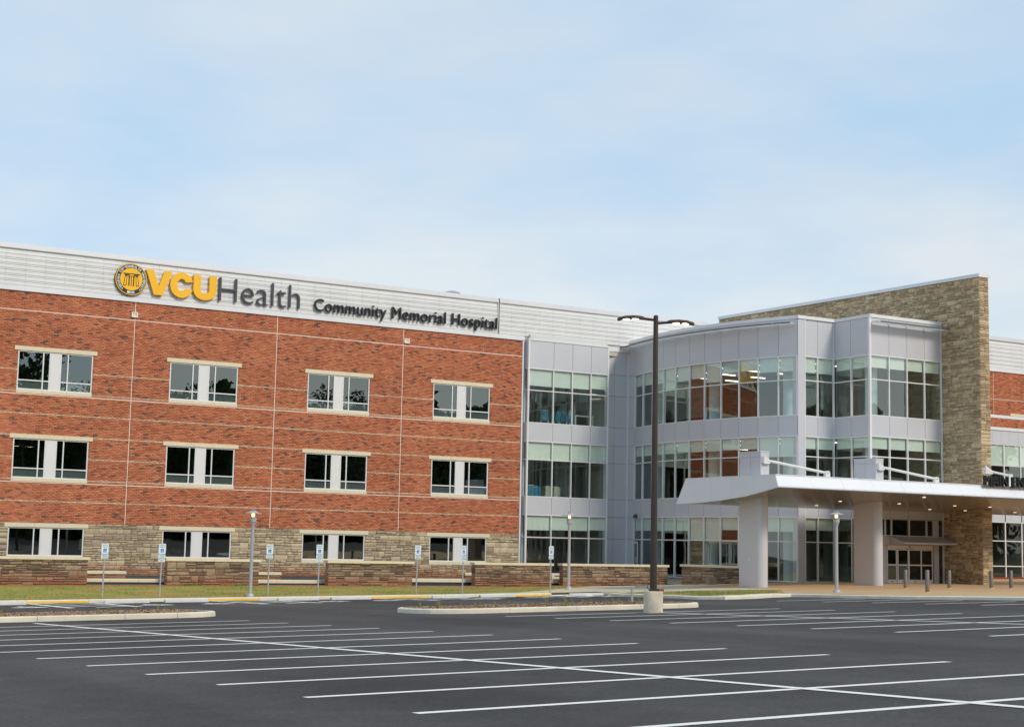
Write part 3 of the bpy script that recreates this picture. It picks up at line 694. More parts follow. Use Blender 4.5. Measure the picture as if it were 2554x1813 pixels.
# rooms behind the windows
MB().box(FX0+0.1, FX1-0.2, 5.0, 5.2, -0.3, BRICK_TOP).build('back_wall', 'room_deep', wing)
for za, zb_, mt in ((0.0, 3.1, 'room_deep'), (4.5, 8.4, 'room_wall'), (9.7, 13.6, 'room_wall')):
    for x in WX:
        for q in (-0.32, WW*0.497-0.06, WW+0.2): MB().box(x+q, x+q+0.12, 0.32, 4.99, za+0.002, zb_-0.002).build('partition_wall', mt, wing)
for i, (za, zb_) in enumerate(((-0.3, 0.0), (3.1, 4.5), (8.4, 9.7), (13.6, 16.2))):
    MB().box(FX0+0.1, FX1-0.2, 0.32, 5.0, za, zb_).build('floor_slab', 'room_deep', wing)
# roof parapet: ribbed metal sheets, flashing, sloped coping, vertical trim
PT, PB = 19.27, 16.43
MB().box(FX0, FX1+0.12, -0.09, 0.3, BRICK_TOP+0.005, BRICK_TOP+0.30).build('flashing', 'flashing_metal', wing)
prof = []; z = BRICK_TOP+0.30; pitch = 0.325
while z+pitch < PT-0.30:
    prof += [(-0.02, z), (-0.02, z+pitch*0.06), (-0.06, z+pitch*0.14), (-0.06, z+pitch*0.72), (-0.02, z+pitch*0.73), (-0.02, z+pitch*0.79), (-0.06, z+pitch*0.86), (-0.06, z+pitch*0.99)]; z += pitch
prof += [(-0.015, z), (-0.015, PT-0.28), (0.04, PT-0.28), (0.04, BRICK_TOP+0.30)]
PW = 1.16; sid = MB().yzprism(prof, 0.004, PW-0.004).mesh('siding_panel', 'siding_metal')
x = FX0
while x < 70.3:
    if not (52.3 < x < 52.3+0.01):
        o = link('siding_panel', sid, None, wing); o.location = (x, 0, 0)
    x += PW
for xa, xb_ in ((FX0, 52.46), (52.56, x+0.02)):
    MB().yzprism([(-0.11, PT-0.33), (-0.11, PT-0.28), (-0.06, PT), (0.4, PT-0.02), (0.4, PT-0.33)], xa, xb_).build('coping', 'coping_metal', wing)
MB().box(52.42, 52.60, -0.10, -0.076, PB+0.3, PT-0.03).build('trim', 'frame_metal', wing)
MB().box(52.47, 52.55, -0.104, -0.1, PB+0.3, PT-0.03).build('trim_gap', 'dark_gasket', wing)
MB().box(FX0, x, 0.4, 24, PT-1.1, PT-0.9).build('roof', 'concrete', wing)
MB().box(x-0.05, x+0.02, 0.03, 24, 12, PT-0.1).build('end_wall', 'siding_metal', wing)
MB().box(FX1+0.13, x, 0.05, 0.3, 16.3, BRICK_TOP+0.3).build('base_trim', 'siding_metal', wing)

# ------------------------------------------------------------------ glass entrance pavilion
pav = thing('glass_entrance_block', 'three-storey glass and silver panel entrance block with a curved front', 'building', (60, -8, 0))
LV = {'H3': 11.94, 'T3': 10.659, 'S3': 8.763, 'H2': 11.94-4.2672, 'T2': 6.615, 'S2': 4.467, 'H1': 3.409, 'T1': 2.124}
Z = {k: v*S for k, v in LV.items()}; ZA = {k: (1.7+(v-1.7)*0.9917)*S for k, v in LV.items()}
A = [(x*S, -0.35*S) for x in (44.96, 46.66, 47.97, 49.28, 50.51)]
PIER = [(50.56*S, 0.1*S), (51.27*S, 0.1*S), (52.22*S, 0.1*S)]
C = [(x*S, y*S) for x, y in [(52.343, -.517), (52.053, -1.77), (51.842, -3.028), (51.71, -4.285), (51.658, -5.531), (51.686, -6.804), (51.789, -8.044), (51.969, -9.291), (52.225, -10.531), (52.556, -11.752), (52.958, -12.942), (53.36, -13.979)]]
RF = [(x*S, -14.015*S) for x in (53.876, 54.768, 55.93)]
LF = [(55.96*S, y*S) for y in (-14.015, -15.279, -16.66)]
B = [(x*S, -16.7*S) for x in (56.0, 57.33, 58.62, 59.9, 61.15)]
def nrm2(p, q):
    d = np.array(q)-np.array(p); d /= np.hypot(*d); return np.array([d[1], -d[0]])
rp = random.Random(21)
def shrink(p, q, e):
    p = np.array(p); q = np.array(q); d = (q-p)/np.hypot(*(q-p)); return p+d*e, q-d*e
def bay(p, q, z, top, base=0.06, blind=True, solid=False, floors=(1, 2, 3), lens=None, glassm='curtain_glass'):
    n = nrm2(p, q)
    def panel(z0, z1_, nm='panel', mat='panel_metal'):
        a, b = shrink(p, q, 0.012); MB().obox(a, b, n, -0.05, 0.012, z0+0.012, z1_-0.012).build(nm, mat, pav)
    panel(z['H3'], top); panel(z['H2'], z['S3']); panel(z['H1'], z['S2'])
    MB().obox(p, q, n, -0.12, -0.06, z['H3'], top).build('backing', 'shade_dark', pav)
    MB().obox(p, q, n, -0.12, -0.06, z['H2'], z['S3']).build('backing', 'shade_dark', pav)
    MB().obox(p, q, n, -0.12, -0.06, z['H1'], z['S2']).build('backing', 'shade_dark', pav)
    for fl in (1, 2, 3):
        hd, tr = z['H%d' % fl], z['T%d' % fl]; sl = z.get('S%d' % fl, base)
        if solid:
            panel(tr, hd); panel(sl, tr); MB().obox(p, q, n, -0.12, -0.06, sl, hd).build('backing', 'shade_dark', pav); continue
        if fl not in floors: continue
        a, b = shrink(p, q, 0.035)
        for zz in (hd, tr, sl): MB().obox(a, b, n, -0.10, 0.024, zz-0.034, zz+0.034).build('rail', 'frame_metal', pav)
        for za, zb_ in ((sl+0.034, tr-0.034), (tr+0.034, hd-0.034)):
            e = rp.uniform(-0.003, 0.003); g_ = MB(); a2 = a+n*(-0.04+e); b2 = b+n*(-0.04-e)
            g_.add([(a2[0], a2[1], za), (b2[0], b2[1], za), (b2[0], b2[1], zb_), (a2[0], a2[1], zb_)], [(0, 1, 2, 3)]); g_.build('pane', glassm, pav)
        if blind:
            ln = (lens or {}).get(fl, rp.choice((0.62, 0.66, 0.7, 0.62, 0.75)))*(hd-tr) if not callable(lens) else lens(fl)*(hd-tr)
            a3, b3 = shrink(p, q, 0.042); MB().obox(a3, b3, n, -0.17, -0.16, hd-ln, hd-0.10).build('roller_blind', 'blind', pav)
            MB().obox(a3, b3, n, -0.24, -0.14, hd-0.12, hd-0.04).build('blind_box', 'frame_metal', pav)
def mullion(p, n, z, base=0.06, w_=0.07, top=None, cut=True):
    n = np.array(n); t = np.array([-n[1], n[0]]); a = np.array(p)-t*w_/2; b = np.array(p)+t*w_/2
    segs = [(base, z['H1']+0.034), (z['S2']-0.034, z['H2']+0.034), (z['S3']-0.034, z['H3']+0.034)] if cut else [(base, top)]
    for za, zb_ in segs: MB().obox(a, b, n, -0.12, 0.03, za, zb_).build('mullion', 'frame_metal', pav)
TA, TB = 13.485*S, 13.92*S
lensA = [{3: .78, 2: .98, 1: .68}, {3: .78, 2: .98, 1: .66}, {3: .76, 2: .98, 1: .66}, {3: .7, 2: .97, 1: .62}]
for i in range(4): bay(A[i], A[i+1], ZA, TA, lens=lensA[i])
for i in range(1, 4): mullion(A[i], (0, -1), ZA)
for i in (0, 4): mullion(A[i], (0, -1), ZA, 0.0, 0.12, TA, False)
# left return of the flat bay, in panels and narrow glass
bay((A[0][0]-0.02, 0.10), (A[0][0]-0.02, A[0][1]+0.05), ZA, TA, blind=False)
MB().box(FX1+0.01, FX1+0.12, -0.05, 0.12, 0.0, TA).build('jamb', 'frame_metal', pav)
MB().box(FX1+0.121, A[0][0]+0.1, 0.105, 0.3, 0.0, TA).build('return_panel', 'panel_metal', pav)
for i in range(2): bay(PIER[i], PIER[i+1], Z, 13.40*S, solid=True)
MB().box(PIER[2][0]-0.02, PIER[2][0]+0.07, PIER[2][1]-0.08, PIER[2][1]+0.05, 0.0, 13.3*S).build('corner_trim', 'frame_metal', pav)
c00 = (PIER[2][0]+0.08, PIER[2][1]-0.02)
bay(c00, C[0], Z, TB, solid=True)
lensC = {0: (.55, .6, .6), 1: (.58, .62, .6), 2: (.6, .62, .6), 3: (.95, .62, .6), 4: (.65, .62, .6), 5: (.62, .62, .98), 6: (.85, .62, .98), 7: (.5, .6, .55), 8: (.5, .6, .6), 9: (.62, .97, .6), 10: (.62, .97, .6)}
for i in range(11):
    l3, l2, l1 = lensC[i]; bay(C[i], C[i+1], Z, TB, lens={3: l3, 2: l2, 1: l1})
for i in range(0, 12):
    n = nrm2(C[max(i-1, 0)], C[min(i+1, 11)]); mullion(C[i], n, Z)
x0, y0 = C[11]
MB().box(x0+0.02, RF[0][0]-0.04, -14.05*S, -13.6*S, 0.0, TB).build('pilaster', 'panel_metal', pav)
MB().box(RF[0][0]-0.04, RF[0][0]+0.02, -14.06*S, -13.6*S, 0.0, TB).build('pilaster_edge', 'frame_metal', pav)
for i in range(2): bay(RF[i], RF[i+1], Z, TB, lens={3: .66, 2: .6, 1: .52})
mullion(RF[1], (0, -1), Z); mullion((RF[2][0]-0.03, RF[2][1]), (0, -1), Z, 0.0, 0.08, TB, False)
for i in range(2): bay(LF[i], LF[i+1], Z, TB, lens={3: .5, 2: .55, 1: .02})
mullion(LF[1], (-1, 0), Z)
MB().box(B[0][0]-0.1, B[0][0]+0.06, B[0][1]-0.04, B[0][1]+0.12, 0.0, TB).build('corner_post', 'frame_metal', pav)
for i in range(4): bay(B[i], B[i+1], Z, TB, floors=(2, 3), lens={3: .5, 2: .6})
for i in range(1, 4):
    for za, zb_ in ((Z['S2'], Z['H2']), (Z['S3'], Z['H3'])): MB().box(B[i][0]-0.035, B[i][0]+0.035, B[i][1]-0.03, B[i][1]+0.1, za-0.03, zb_+0.03).build('mullion', 'frame_metal', pav)
MB().box(B[4][0]-0.03, B[4][0]+0.05, B[4][1]-0.03, B[4][1]+0.1, 0.0, TB).build('mullion', 'frame_metal', pav)
# copings
def cope(pl, z0, z1_, o1=0.05):
    for p, q in zip(pl[:-1], pl[1:]): MB().obox(p, q, nrm2(p, q), -0.45, o1, z0+0.003, z1_).build('coping', 'white_metal', pav)
cope([A[0], A[4]], TA, 13.62*S); cope([(A[0][0]-0.03, 0.1), (A[0][0]-0.03, A[0][1]-0.03)], TA, 13.62*S, 0.03); cope([PIER[0], PIER[2]], 13.40*S, 13.50*S)
cope([c00]+C, TB, 14.10*S); cope([(C[11][0]-0.02, -14.05*S), (RF[2][0], -14.05*S)], TB+0.004, 14.10*S+0.004, 0.07); cope([(LF[0][0], LF[0][1]), (LF[2][0], -16.72*S)], TB, 14.10*S); cope([(B[0][0]-0.05, B[0][1]), (B[4][0]+0.04, B[4][1])], TB+0.004, 14.10*S+0.004, 0.07)
# sun shades: thin outriggers carrying a white blade and a dark nosing
def shade(pl, z_, wid=0.78):
    for k, (p, q) in enumerate(zip(pl[:-1], pl[1:])):
        n = nrm2(p, q); MB().obox(p, q, n, 0.16, wid, z_, z_+0.02).build('sun_shade', 'shade_white', pav)
        MB().obox(p, q, n, wid+0.002, wid+0.07, z_-0.01, z_+0.075).build('shade_nosing', 'shade_dark', pav)
        a, b = shrink(p, q, 0.0); t = (b-a)/np.hypot(*(b-a)); MB().obox(a-t*0.03, a+t*0.03, n, 0.01, wid-0.06, z_+0.037, z_+0.10).build('bracket', 'white_metal', pav)
shade([c00]+C[:-1]+[(C[11][0], C[11][1]+0.15)], 13.62*S); shade([(B[0][0]+0.15, B[0][1])]+B[1:4]+[(B[4][0]-0.02, B[4][1])], 13.62*S)
# interior: slabs, back walls, columns, strip lights
plan = [A[0], A[4], PIER[0], PIER[2]]+C+[RF[0], RF[2], LF[2], B[0], B[4], (B[4][0], 9.0), (A[0][0], 9.0)]
def inset(poly, d):
    o = []; n = len(poly)
    for i in range(n):
        a, b, c = (np.array(poly[(i+k) % n]) for k in (-1, 0, 1)); n1 = nrm2(a, b) if np.hypot(*(b-a)) > 1e-6 else np.zeros(2); n2 = nrm2(b, c) if np.hypot(*(c-b)) > 1e-6 else n1
        v = n1+n2; v /= max(np.hypot(*v), 1e-6); o.append(tuple(b-v*d))
    return o
ip = [(A[0][0]+0.15, A[0][1]+0.15), (A[4][0], A[4][1]+0.15), (PIER[0][0], PIER[0][1]+0.15), (PIER[2][0]+0.05, PIER[2][1]+0.15)]+[(x+0.14, y) for x, y in C]+[(RF[0][0], RF[0][1]+0.15), (RF[2][0]+0.14, RF[2][1]+0.15), (LF[2][0]+0.14, B[0][1]+0.15), (B[4][0]-0.05, B[4][1]+0.15), (B[4][0]-0.05, 8.8), (A[0][0]+0.15, 8.8)]
for za, zb_ in ((-0.2, 0.05), (Z['H1']+0.1, Z['S2']-0.05), (Z['H2']+0.1, Z['S3']-0.05), (Z['H3']+0.1, TB-0.1)):
    MB().prism(ip, za, zb_).build('floor_slab', 'room_ceiling', pav)
MB().box(A[0][0]+0.2, B[4][0]-0.1, 8.0, 8.6, 0.05, TB-0.2).build('back_wall', 'room_wall_dark', pav)
MB().box(B[4][0]-0.4, B[4][0]-0.1, -19.5, 8.0, 0.05, TB-0.2).build('back_wall', 'room_wall_dark', pav)
MB().box(A[0][0]+0.2, A[4][0]+0.2, 4.5, 4.7, 0.05, TA-0.2).build('room_wall', 'room_wall_dark', pav)
MB().box(A[4][0]+0.1, A[4][0]+0.35, 0.3, 4.5, 0.05, TA-0.2).build('room_wall', 'room_wall', pav)
MB().box(A[2][0]-0.4, A[2][0]-0.2, 1.6, 4.5, Z['S3'], Z['H3']).build('room_wall', 'room_wall', pav)
MB().box(A[2][0]+0.5, A[2][0]+0.7, 0.6, 4.5, Z['S2'], Z['H2']).build('room_wall', 'room_wall', pav)
for (cx, cy) in ((C[5][0]+1.7, C[5][1]-0.6), (C[10][0]+1.4, C[10][1]+0.6), (C[1][0]+1.6, C[1][1]), (B[0][0]+1.3, B[0][1]+1.3)):
    MB().lathe([(0.38, 0.05), (0.38, TB-0.3)], 24, (cx, cy, 0)).build('interior_column', 'room_column', pav, True)
m = MB()
for zc, ylist in ((Z['H3'], (-2, -5, -8, -11, -14, -17.5)), (Z['H2'], (-3, -6.5, -10, -13.5))):
    for yy in ylist:
        for xx in (65.9, 68.4, 71.2):
            if yy < -16.5 and xx < 69: continue
            k = MB().box(xx, xx+1.3, yy-0.06, yy+0.06, zc+0.03, zc+0.07); k.build('strip_light', 'strip_glow', pav)
MB().prism([(A[0][0]+0.2, A[0][1]+0.2), (A[4][0], A[4][1]+0.2), (63.6, 0.3), (B[4][0], 0.3), (B[4][0], 8.9), (A[0][0]+0.2, 8.9)], TA-0.5, TA-0.3).build('roof', 'concrete', pav)
# sliding entrance under the box, ground floor
YB = -16.7*S
def bx(x): return x*S
ent = MB()
tx = [56.06, 56.96, 57.4, 58.66, 59.93, 60.43]
for a, b in zip(tx[:-1], tx[1:]):
    p = MB(); p.add([(bx(a)+0.04, YB+0.05, 2.56*S), (bx(b)-0.04, YB+0.05, 2.56*S), (bx(b)-0.04, YB+0.05, 3.39*S), (bx(a)+0.04, YB+0.05, 3.39*S)], [(0, 1, 2, 3)]); p.build('pane', 'door_glass', pav)
    MB().box(bx(a)+0.041, bx(b)-0.041, YB-0.02, YB+0.1, 3.37*S+0.01, 3.41*S-0.014).build('rail', 'frame_metal', pav); MB().box(bx(a)+0.041, bx(b)-0.041, YB-0.02, YB+0.1, 2.53*S, 2.57*S).build('rail', 'frame_metal', pav)
for a in tx[1:]: MB().box(bx(a)-0.04, bx(a)+0.04, YB-0.03, YB+0.1, 2.5*S, 3.41*S-0.014).build('mullion', 'frame_metal', pav)
MB().box(bx(60.43)+0.045, bx(60.80), YB-0.02, YB+0.1, 0.1, 3.41*S-0.014).build('panel', 'panel_metal', pav)
for za, zb_ in ((0.16, 2.06*S), (2.56*S, 3.39*S)):
    p = MB(); p.add([(bx(60.83), YB+0.05, za), (bx(61.12), YB+0.05, za), (bx(61.12), YB+0.05, zb_), (bx(60.83), YB+0.05, zb_)], [(0, 1, 2, 3)]); p.build('pane', 'door_glass', pav)
MB().box(bx(56.06), bx(60.4), YB-0.012, YB+0.1, 2.06*S, 2.5*S).build('panel', 'panel_metal', pav); MB().box(bx(56.06), bx(57.02), YB-0.02, YB+0.1, 0.1, 2.05*S).build('panel', 'panel_metal', pav)
MB().box(bx(60.81), bx(61.14), YB-0.012, YB+0.1, 2.08*S, 2.55*S).build('panel', 'panel_metal', pav)
# little hood over the doors: wedge plate
hx0, hx1 = bx(57.25), bx(61.1)
hd = MB(); yo = YB-1.35
hd.add([(hx0, YB-0.02, 2.10*S), (hx1, YB-0.02, 2.10*S), (hx1, yo, 2.13*S), (hx0, yo, 2.13*S), (hx0, YB-0.02, 2.52*S), (hx1, YB-0.02, 2.52*S), (hx1, yo, 2.2*S), (hx0, yo, 2.2*S)], [(0, 1, 2, 3), (4, 7, 6, 5), (0, 4, 5, 1), (1, 5, 6, 2), (2, 6, 7, 3), (3, 7, 4, 0)])
hd.build('door_hood', 'panel_metal', pav)
MB().box(bx(57.06), bx(60.36), YB-0.06, YB+0.1, 1.86*S, 2.05*S).build('door_header', 'frame_metal', pav)
MB().box(bx(58.35), bx(58.85), YB-0.07, YB-0.061, 1.88*S, 1.90*S).build('door_slot', 'dark_gasket', pav); MB().lathe([(0.001, 0), (0.06, 0.0), (0.06, 0.05), (0.001, 0.06)], 12, (bx(58.62), YB-0.08, 1.97*S)).build('door_sensor', 'dark_gasket', pav)
dx = [57.06, 57.77, 58.57, 59.5, 60.36]
for i, (a, b) in enumerate(zip(dx[:-1], dx[1:])):
    yy = YB+(0.0 if i in (0, 3) else -0.05); a, b = bx(a)+0.005, bx(b)-0.005
    f = MB(); f.box(a, a+0.07, yy, yy+0.045, 0.12, 1.85*S); f.box(b-0.07, b, yy, yy+0.045, 0.12, 1.85*S); f.box(a+0.07, b-0.07, yy, yy+0.045, 0.12, 0.34); f.box(a+0.07, b-0.07, yy, yy+0.045, 1.80*S, 1.85*S); f.box(a+0.07, b-0.07, yy, yy+0.045, 1.0*S, 1.07*S)
    d_ = f.build('door_leaf', 'frame_metal', pav)
    for za, zb_ in ((0.34, 1.0*S), (1.07*S, 1.80*S)):
        p = MB(); p.add([(a+0.07, yy+0.02, za), (b-0.07, yy+0.02, za), (b-0.07, yy+0.02, zb_), (a+0.07, yy+0.02, zb_)], [(0, 1, 2, 3)]); p.build('pane', 'door_glass', d_)
    MB().box((a+b)/2-0.1, (a+b)/2+0.1, yy-0.006, yy-0.001, 0.2, 0.24).build('label_plate', 'dark_gasket', d_)
# side door in the curved wall: leaf frame and pull handle in the first bay
n = nrm2(C[0], C[1]); a, b = shrink(C[0], C[1], 0.5)
f = MB(); pa, pb = np.array(C[0])*0.93+np.array(C[1])*0.07, np.array(C[0])*0.4+np.array(C[1])*0.6
f.obox(pa, pa*0.9+pb*0.1, n, 0.026, 0.06, 0.1, 2.0*S); f.obox(pa*0.1+pb*0.9, pb, n, 0.026, 0.06, 0.1, 2.0*S); f.obox(pa*0.9+pb*0.1, pa*0.1+pb*0.9, n, 0.026, 0.06, 1.9*S, 2.0*S); f.obox(pa*0.9+pb*0.1, pa*0.1+pb*0.9, n, 0.026, 0.06, 0.1, 0.35)
sdoor = f.build('side_door', 'frame_metal', pav)
hp = pa*0.14+pb*0.86+n*0.12; MB().tube((hp[0], hp[1], 0.95), (hp[0], hp[1], 1.35), 0.022).build('handle', 'frame_metal', sdoor)

# ------------------------------------------------------------------ stone blade wall
BX = 61.2*S; BY0 = -19.39*S; BY1 = 2.66*S; BWD = 0.725*S; BT0, BT1 = 20.02, 20.40
blade = thing('stone_blade_wall', 'tall tan ledgestone fin wall with thin white coping beside the main doors', 'wall', (BX+0.4, -12, 0))
MB().add([(BX+0.03, BY0+0.03, -0.3), (BX+BWD-0.03, BY0+0.03, -0.3), (BX+BWD-0.03, BY1, -0.3), (BX+0.03, BY1, -0.3), (BX+0.03, BY0+0.03, BT0-0.2), (BX+BWD-0.03, BY0+0.03, BT0-0.2), (BX+BWD-0.03, BY1, BT1-0.2), (BX+0.03, BY1, BT1-0.2)],
         [(0, 3, 2, 1), (4, 5, 6, 7), (0, 1, 5, 4), (1, 2, 6, 5), (2, 3, 7, 6), (3, 0, 4, 7)]).build('core', 'stone_mortar', blade)
pc = ashlar(0, BY1-BY0, -0.2, BT0-0.23, [], band=(0.22, 0.3), chunk=(0.4, 1.1), rows=(1, 2, 2, 3), seed=9)
pc = [p for p in pc if not ((p[0]+p[1])/2 > -BY0+B[0][1]+0.4 and (p[2]+p[3])/2 < 16.4)]
FR_L = (lambda a, z: (BX+0.03, BY0+a, z+(BT1-BT0)*a/(BY1-BY0)*max(0, (z-15)/5)), -math.pi/2)
place_pieces(pc, FR_L, blade, 'stone', 'stone_blade', 'stone_blade_single', 220, 0.010, 0.045, 0.5, 'stone', 'stonework', 12)
pe = ashlar(0.0, BWD, -0.2, BT0-0.23, [], band=(0.2, 0.3), chunk=(0.4, 0.9), rows=(1, 2, 2), seed=13)
place_pieces(pe, (lambda a, z: (BX+a, BY0+0.03, z), 0.0), blade, 'stone', 'stone_blade', 'stone_blade_single', 80, 0.014, 0.045, 0.5, 'stone', 'end_stonework', 14)
MB().add([(BX-0.07, BY0-0.07, BT0-0.2), (BX+BWD+0.07, BY0-0.07, BT0-0.2), (BX+BWD+0.07, BY1+0.05, BT1-0.2), (BX-0.07, BY1+0.05, BT1-0.2), (BX-0.07, BY0-0.07, BT0+0.02), (BX+BWD+0.07, BY0-0.07, BT0+0.02), (BX+BWD+0.07, BY1+0.05, BT1+0.02), (BX-0.07, BY1+0.05, BT1+0.02)],
         [(0, 3, 2, 1), (4, 5, 6, 7), (0, 1, 5, 4), (1, 2, 6, 5), (2, 3, 7, 6), (3, 0, 4, 7)]).build('coping', 'flashing_metal', blade)

# ------------------------------------------------------------------ right wing beyond the blade
RY = -6.6*S
rw = thing('brick_side_wing', 'brick side wing with metal parapet and grey windows behind the stone fin wall', 'building', (90, RY, 0))
rx0, rx1 = BX+BWD+0.02, 118.0
zz = {k: v*S for k, v in dict(par=15.78, side=13.5, bt=10.66, bb=10.47, ft=9.86, fb=9.67, wt=8.76, tr=7.4, wb=5.6, p2=4.21, w1=3.75, m1=2.55, l1=0.945, s1=0.16).items()}
MB().box(rx0, rx1, RY+0.012, RY+0.3, zz['fb'], zz['side']).build('wall', 'mortar', rw)
bk = []
k = 0; z = zz['ft']
while z < zz['side']:
    zb_ = z+CH
    if not (z < zz['bt'] and zb_ > zz['bb']) and not abs(z+CH/2-zz['bt']-1.25) < 0.03:
        x = 84.0-(BL/2 if k % 2 else 0)
        while x < 112: bk.append((x, x+BL, z, zb_)); x += BL
    z += CH; k += 1
place_pieces(bk, (lambda a, z: (a, RY+0.012, z), 0.0), rw, 'brick', 'brick', 'brick_single', 120, 0.012, 0.013, 0.12, 'brick', 'brickwork', 15)
MB().box(rx0, rx1, RY-0.02, RY+0.01, zz['bb'], zz['bt']).build('band', 'flashing_metal', rw); MB().box(rx0, rx1, RY-0.10, RY+0.011, zz['fb'], zz['ft']).build('flashing', 'flashing_metal', rw)
MB().box(84, 112, RY-0.004, RY+0.01, zz['bt']+1.235, zz['bt']+1.265).build('expansion_joint', 'caulk', rw); MB().box(93.2, 93.23, RY-0.004, RY+0.01, zz['bt'], zz['side']).build('expansion_joint', 'caulk', rw)
c_ = atY((2519, 1030), RY)[0]; MB().box(c_, c_+4.5, RY-0.05, RY+0.02, zz['bt']+0.005, zz['bt']+0.2).build('sill_stone', 'cast_stone', rw)
sid2 = bpy.data.meshes['siding_panel']
x = rx0
while x < rx1-1:
    o = link('siding_panel', sid2, None, rw); o.location = (x, RY, 0); x += PW
MB().box(rx0, rx1, RY-0.09, RY+0.3, zz['side']-0.02, BRICK_TOP+0.3).build('flashing', 'flashing_metal', rw)
MB().yzprism([(RY-0.11, PT-0.33), (RY-0.11, PT-0.28), (RY-0.06, PT), (RY+0.4, PT-0.02), (RY+0.4, PT-0.33)], rx0, rx1).build('coping', 'coping_metal', rw)
x = 91.0
while x < 100:
    for za, zb_, w_ in ((zz['wt'], zz['fb'], 0.98), (zz['w1'], zz['p2']+0.9, 0.98)):
        MB().box(x+0.008, x+0.972, RY-0.03, RY+0.02, za+0.03, zb_-0.005).build('panel', 'panel_metal', rw)
    x += 0.98
x = 92.4; k = 0
while x < 100:
    for za, zb_ in ((zz['tr'], zz['wt']), (zz['wb'], zz['tr']), (zz['m1'], zz['w1']), (zz['l1'], zz['m1']), (zz['s1']+0.15, zz['l1'])):
        p = MB(); p.add([(x+0.05, RY+0.03, za+0.04), (x+1.82, RY+0.03, za+0.04), (x+1.82, RY+0.03, zb_-0.04), (x+0.05, RY+0.03, zb_-0.04)], [(0, 1, 2, 3)]); p.build('pane', 'curtain_glass' if za > 5 else 'door_glass', rw)
        MB().box(x+0.05, x+1.82, RY-0.02, RY+0.08, zb_-0.04, zb_+0.028).build('rail', 'frame_metal', rw)
    MB().box(x-0.05, x+0.05, RY-0.03, RY+0.08, zz['s1'], zz['wt']).build('mullion', 'frame_metal', rw)
    x += 1.87
MB().box(92.4, 110, RY+0.10, RY+0.11, zz['tr']+0.05, zz['wt']).build('roller_blind', 'blind', rw)
MB().box(91.0, 110, RY-0.02, RY+0.2, zz['p2']+0.9, zz['wb']).build('spandrel', 'panel_metal', rw)
MB().box(rx0, rx1, RY-0.05, RY+0.2, -0.2, zz['s1']+0.1).build('plinth', 'terracotta', rw)
MB().box(rx0, rx1, RY+4, RY+4.2, 0, zz['side']).build('back_wall', 'room_wall_dark', rw)
for za, zb_ in ((zz['w1']+0.1, zz['wb']-0.1), (zz['wt']+0.1, zz['fb'])): MB().box(rx0, rx1, RY+0.31, RY+4, za, zb_).build('floor_slab', 'room_ceiling', rw)
MB().box(rx0, rx1, RY+0.4, RY+16, PT-1.1, PT-0.9).build('roof', 'concrete', rw)

# ------------------------------------------------------------------ entrance canopy
CX0, CX1 = 44.4*S, 96.0
can = thing('entrance_canopy', 'white wing-shaped entrance canopy on two silver columns with tie rods', 'canopy', (60, -25, 0))
SOF = [(y*S, z*S) for y, z in [(-23.04, 4.48), (-21.92, 4.29), (-20.67, 4.10), (-18.85, 3.94), (-16.9, 3.84), (-15.48, 3.83)]]
FT = (-22.84*S, 5.01*S); BT = (-16.23*S, 5.0*S)
def sof(y):
    for (a, za), (b, zb_) in zip(SOF[:-1], SOF[1:]):
        if a <= y <= b: return za+(zb_-za)*(y-a)/(b-a)
    return SOF[-1][1] if y > SOF[-1][0] else SOF[0][1]
XC = 55.88*S; YC = -16.86*S
def soffit(x0, x1, yend):
    pr = [p for p in SOF if p[0] < yend]+[(yend, sof(yend))]; fine = []
    for p, q in zip(pr[:-1], pr[1:]): fine += [(p[0]+(q[0]-p[0])*t, p[1]+(q[1]-p[1])*t) for t in (0, .5)]
    fine.append(pr[-1])
    xx = x0
    while xx < x1-0.01:
        e = min(xx+1.83, x1); m = MB(); V = []
        for xq in (xx+0.006, e-0.006):
            V += [(xq, y, z) for y, z in fine]+[(xq, y, z+0.03) for y, z in fine]
        k = len(fine); f = []
        for i in range(k-1): f += [(i, i+1, 2*k+i+1, 2*k+i), (k+i, 3*k+i, 3*k+i+1, k+i+1), (i, k+i, k+i+1, i+1), (2*k+i, 2*k+i+1, 3*k+i+1, 3*k+i)]
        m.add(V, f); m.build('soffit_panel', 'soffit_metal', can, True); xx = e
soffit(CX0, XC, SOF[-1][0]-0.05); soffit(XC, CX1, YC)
# roof deck and body
MB().box(CX0+0.3, XC, BT[0]-6.3, BT[0]+0.1, FT[1]-0.35, FT[1]-0.06).build('deck', 'white_metal', can); MB().box(XC, CX1, BT[0]-6.3, YC, FT[1]-0.35, FT[1]-0.06).build('deck', 'white_metal', can)
# front fascia panels (slanted joints) and top lip
xx = CX0; k = 0
while xx < CX1:
    e = min(xx+2.3, CX1); sl = 0.22
    m = MB(); yb, zb_ = SOF[0]; V = []
    for d in (0.0, 0.06):
        V += [(xx+(sl if k else 0)+0.006, yb+d, zb_-0.02), (e+sl-0.006, yb+d, zb_-0.02), (e-0.006, FT[0]+d, FT[1]-0.012), (xx+0.006, FT[0]+d, FT[1]-0.012)]
    m.add(V, [(0, 1, 2, 3), (4, 7, 6, 5), (0, 4, 5, 1), (1, 5, 6, 2), (2, 6, 7, 3), (3, 7, 4, 0)]); m.build('fascia_panel', 'canopy_metal', can); xx = e; k += 1
MB().box(CX0-0.03, CX1, FT[0]-0.03, FT[0]+0.10, FT[1]-0.01, FT[1]+0.035).build('edge_trim', 'canopy_metal', can)
MB().box(CX0, CX1, SOF[0][0]-0.035, SOF[0][0]+0.05, SOF[0][1]-0.075, SOF[0][1]-0.022).build('drip_edge', 'shade_dark', can)
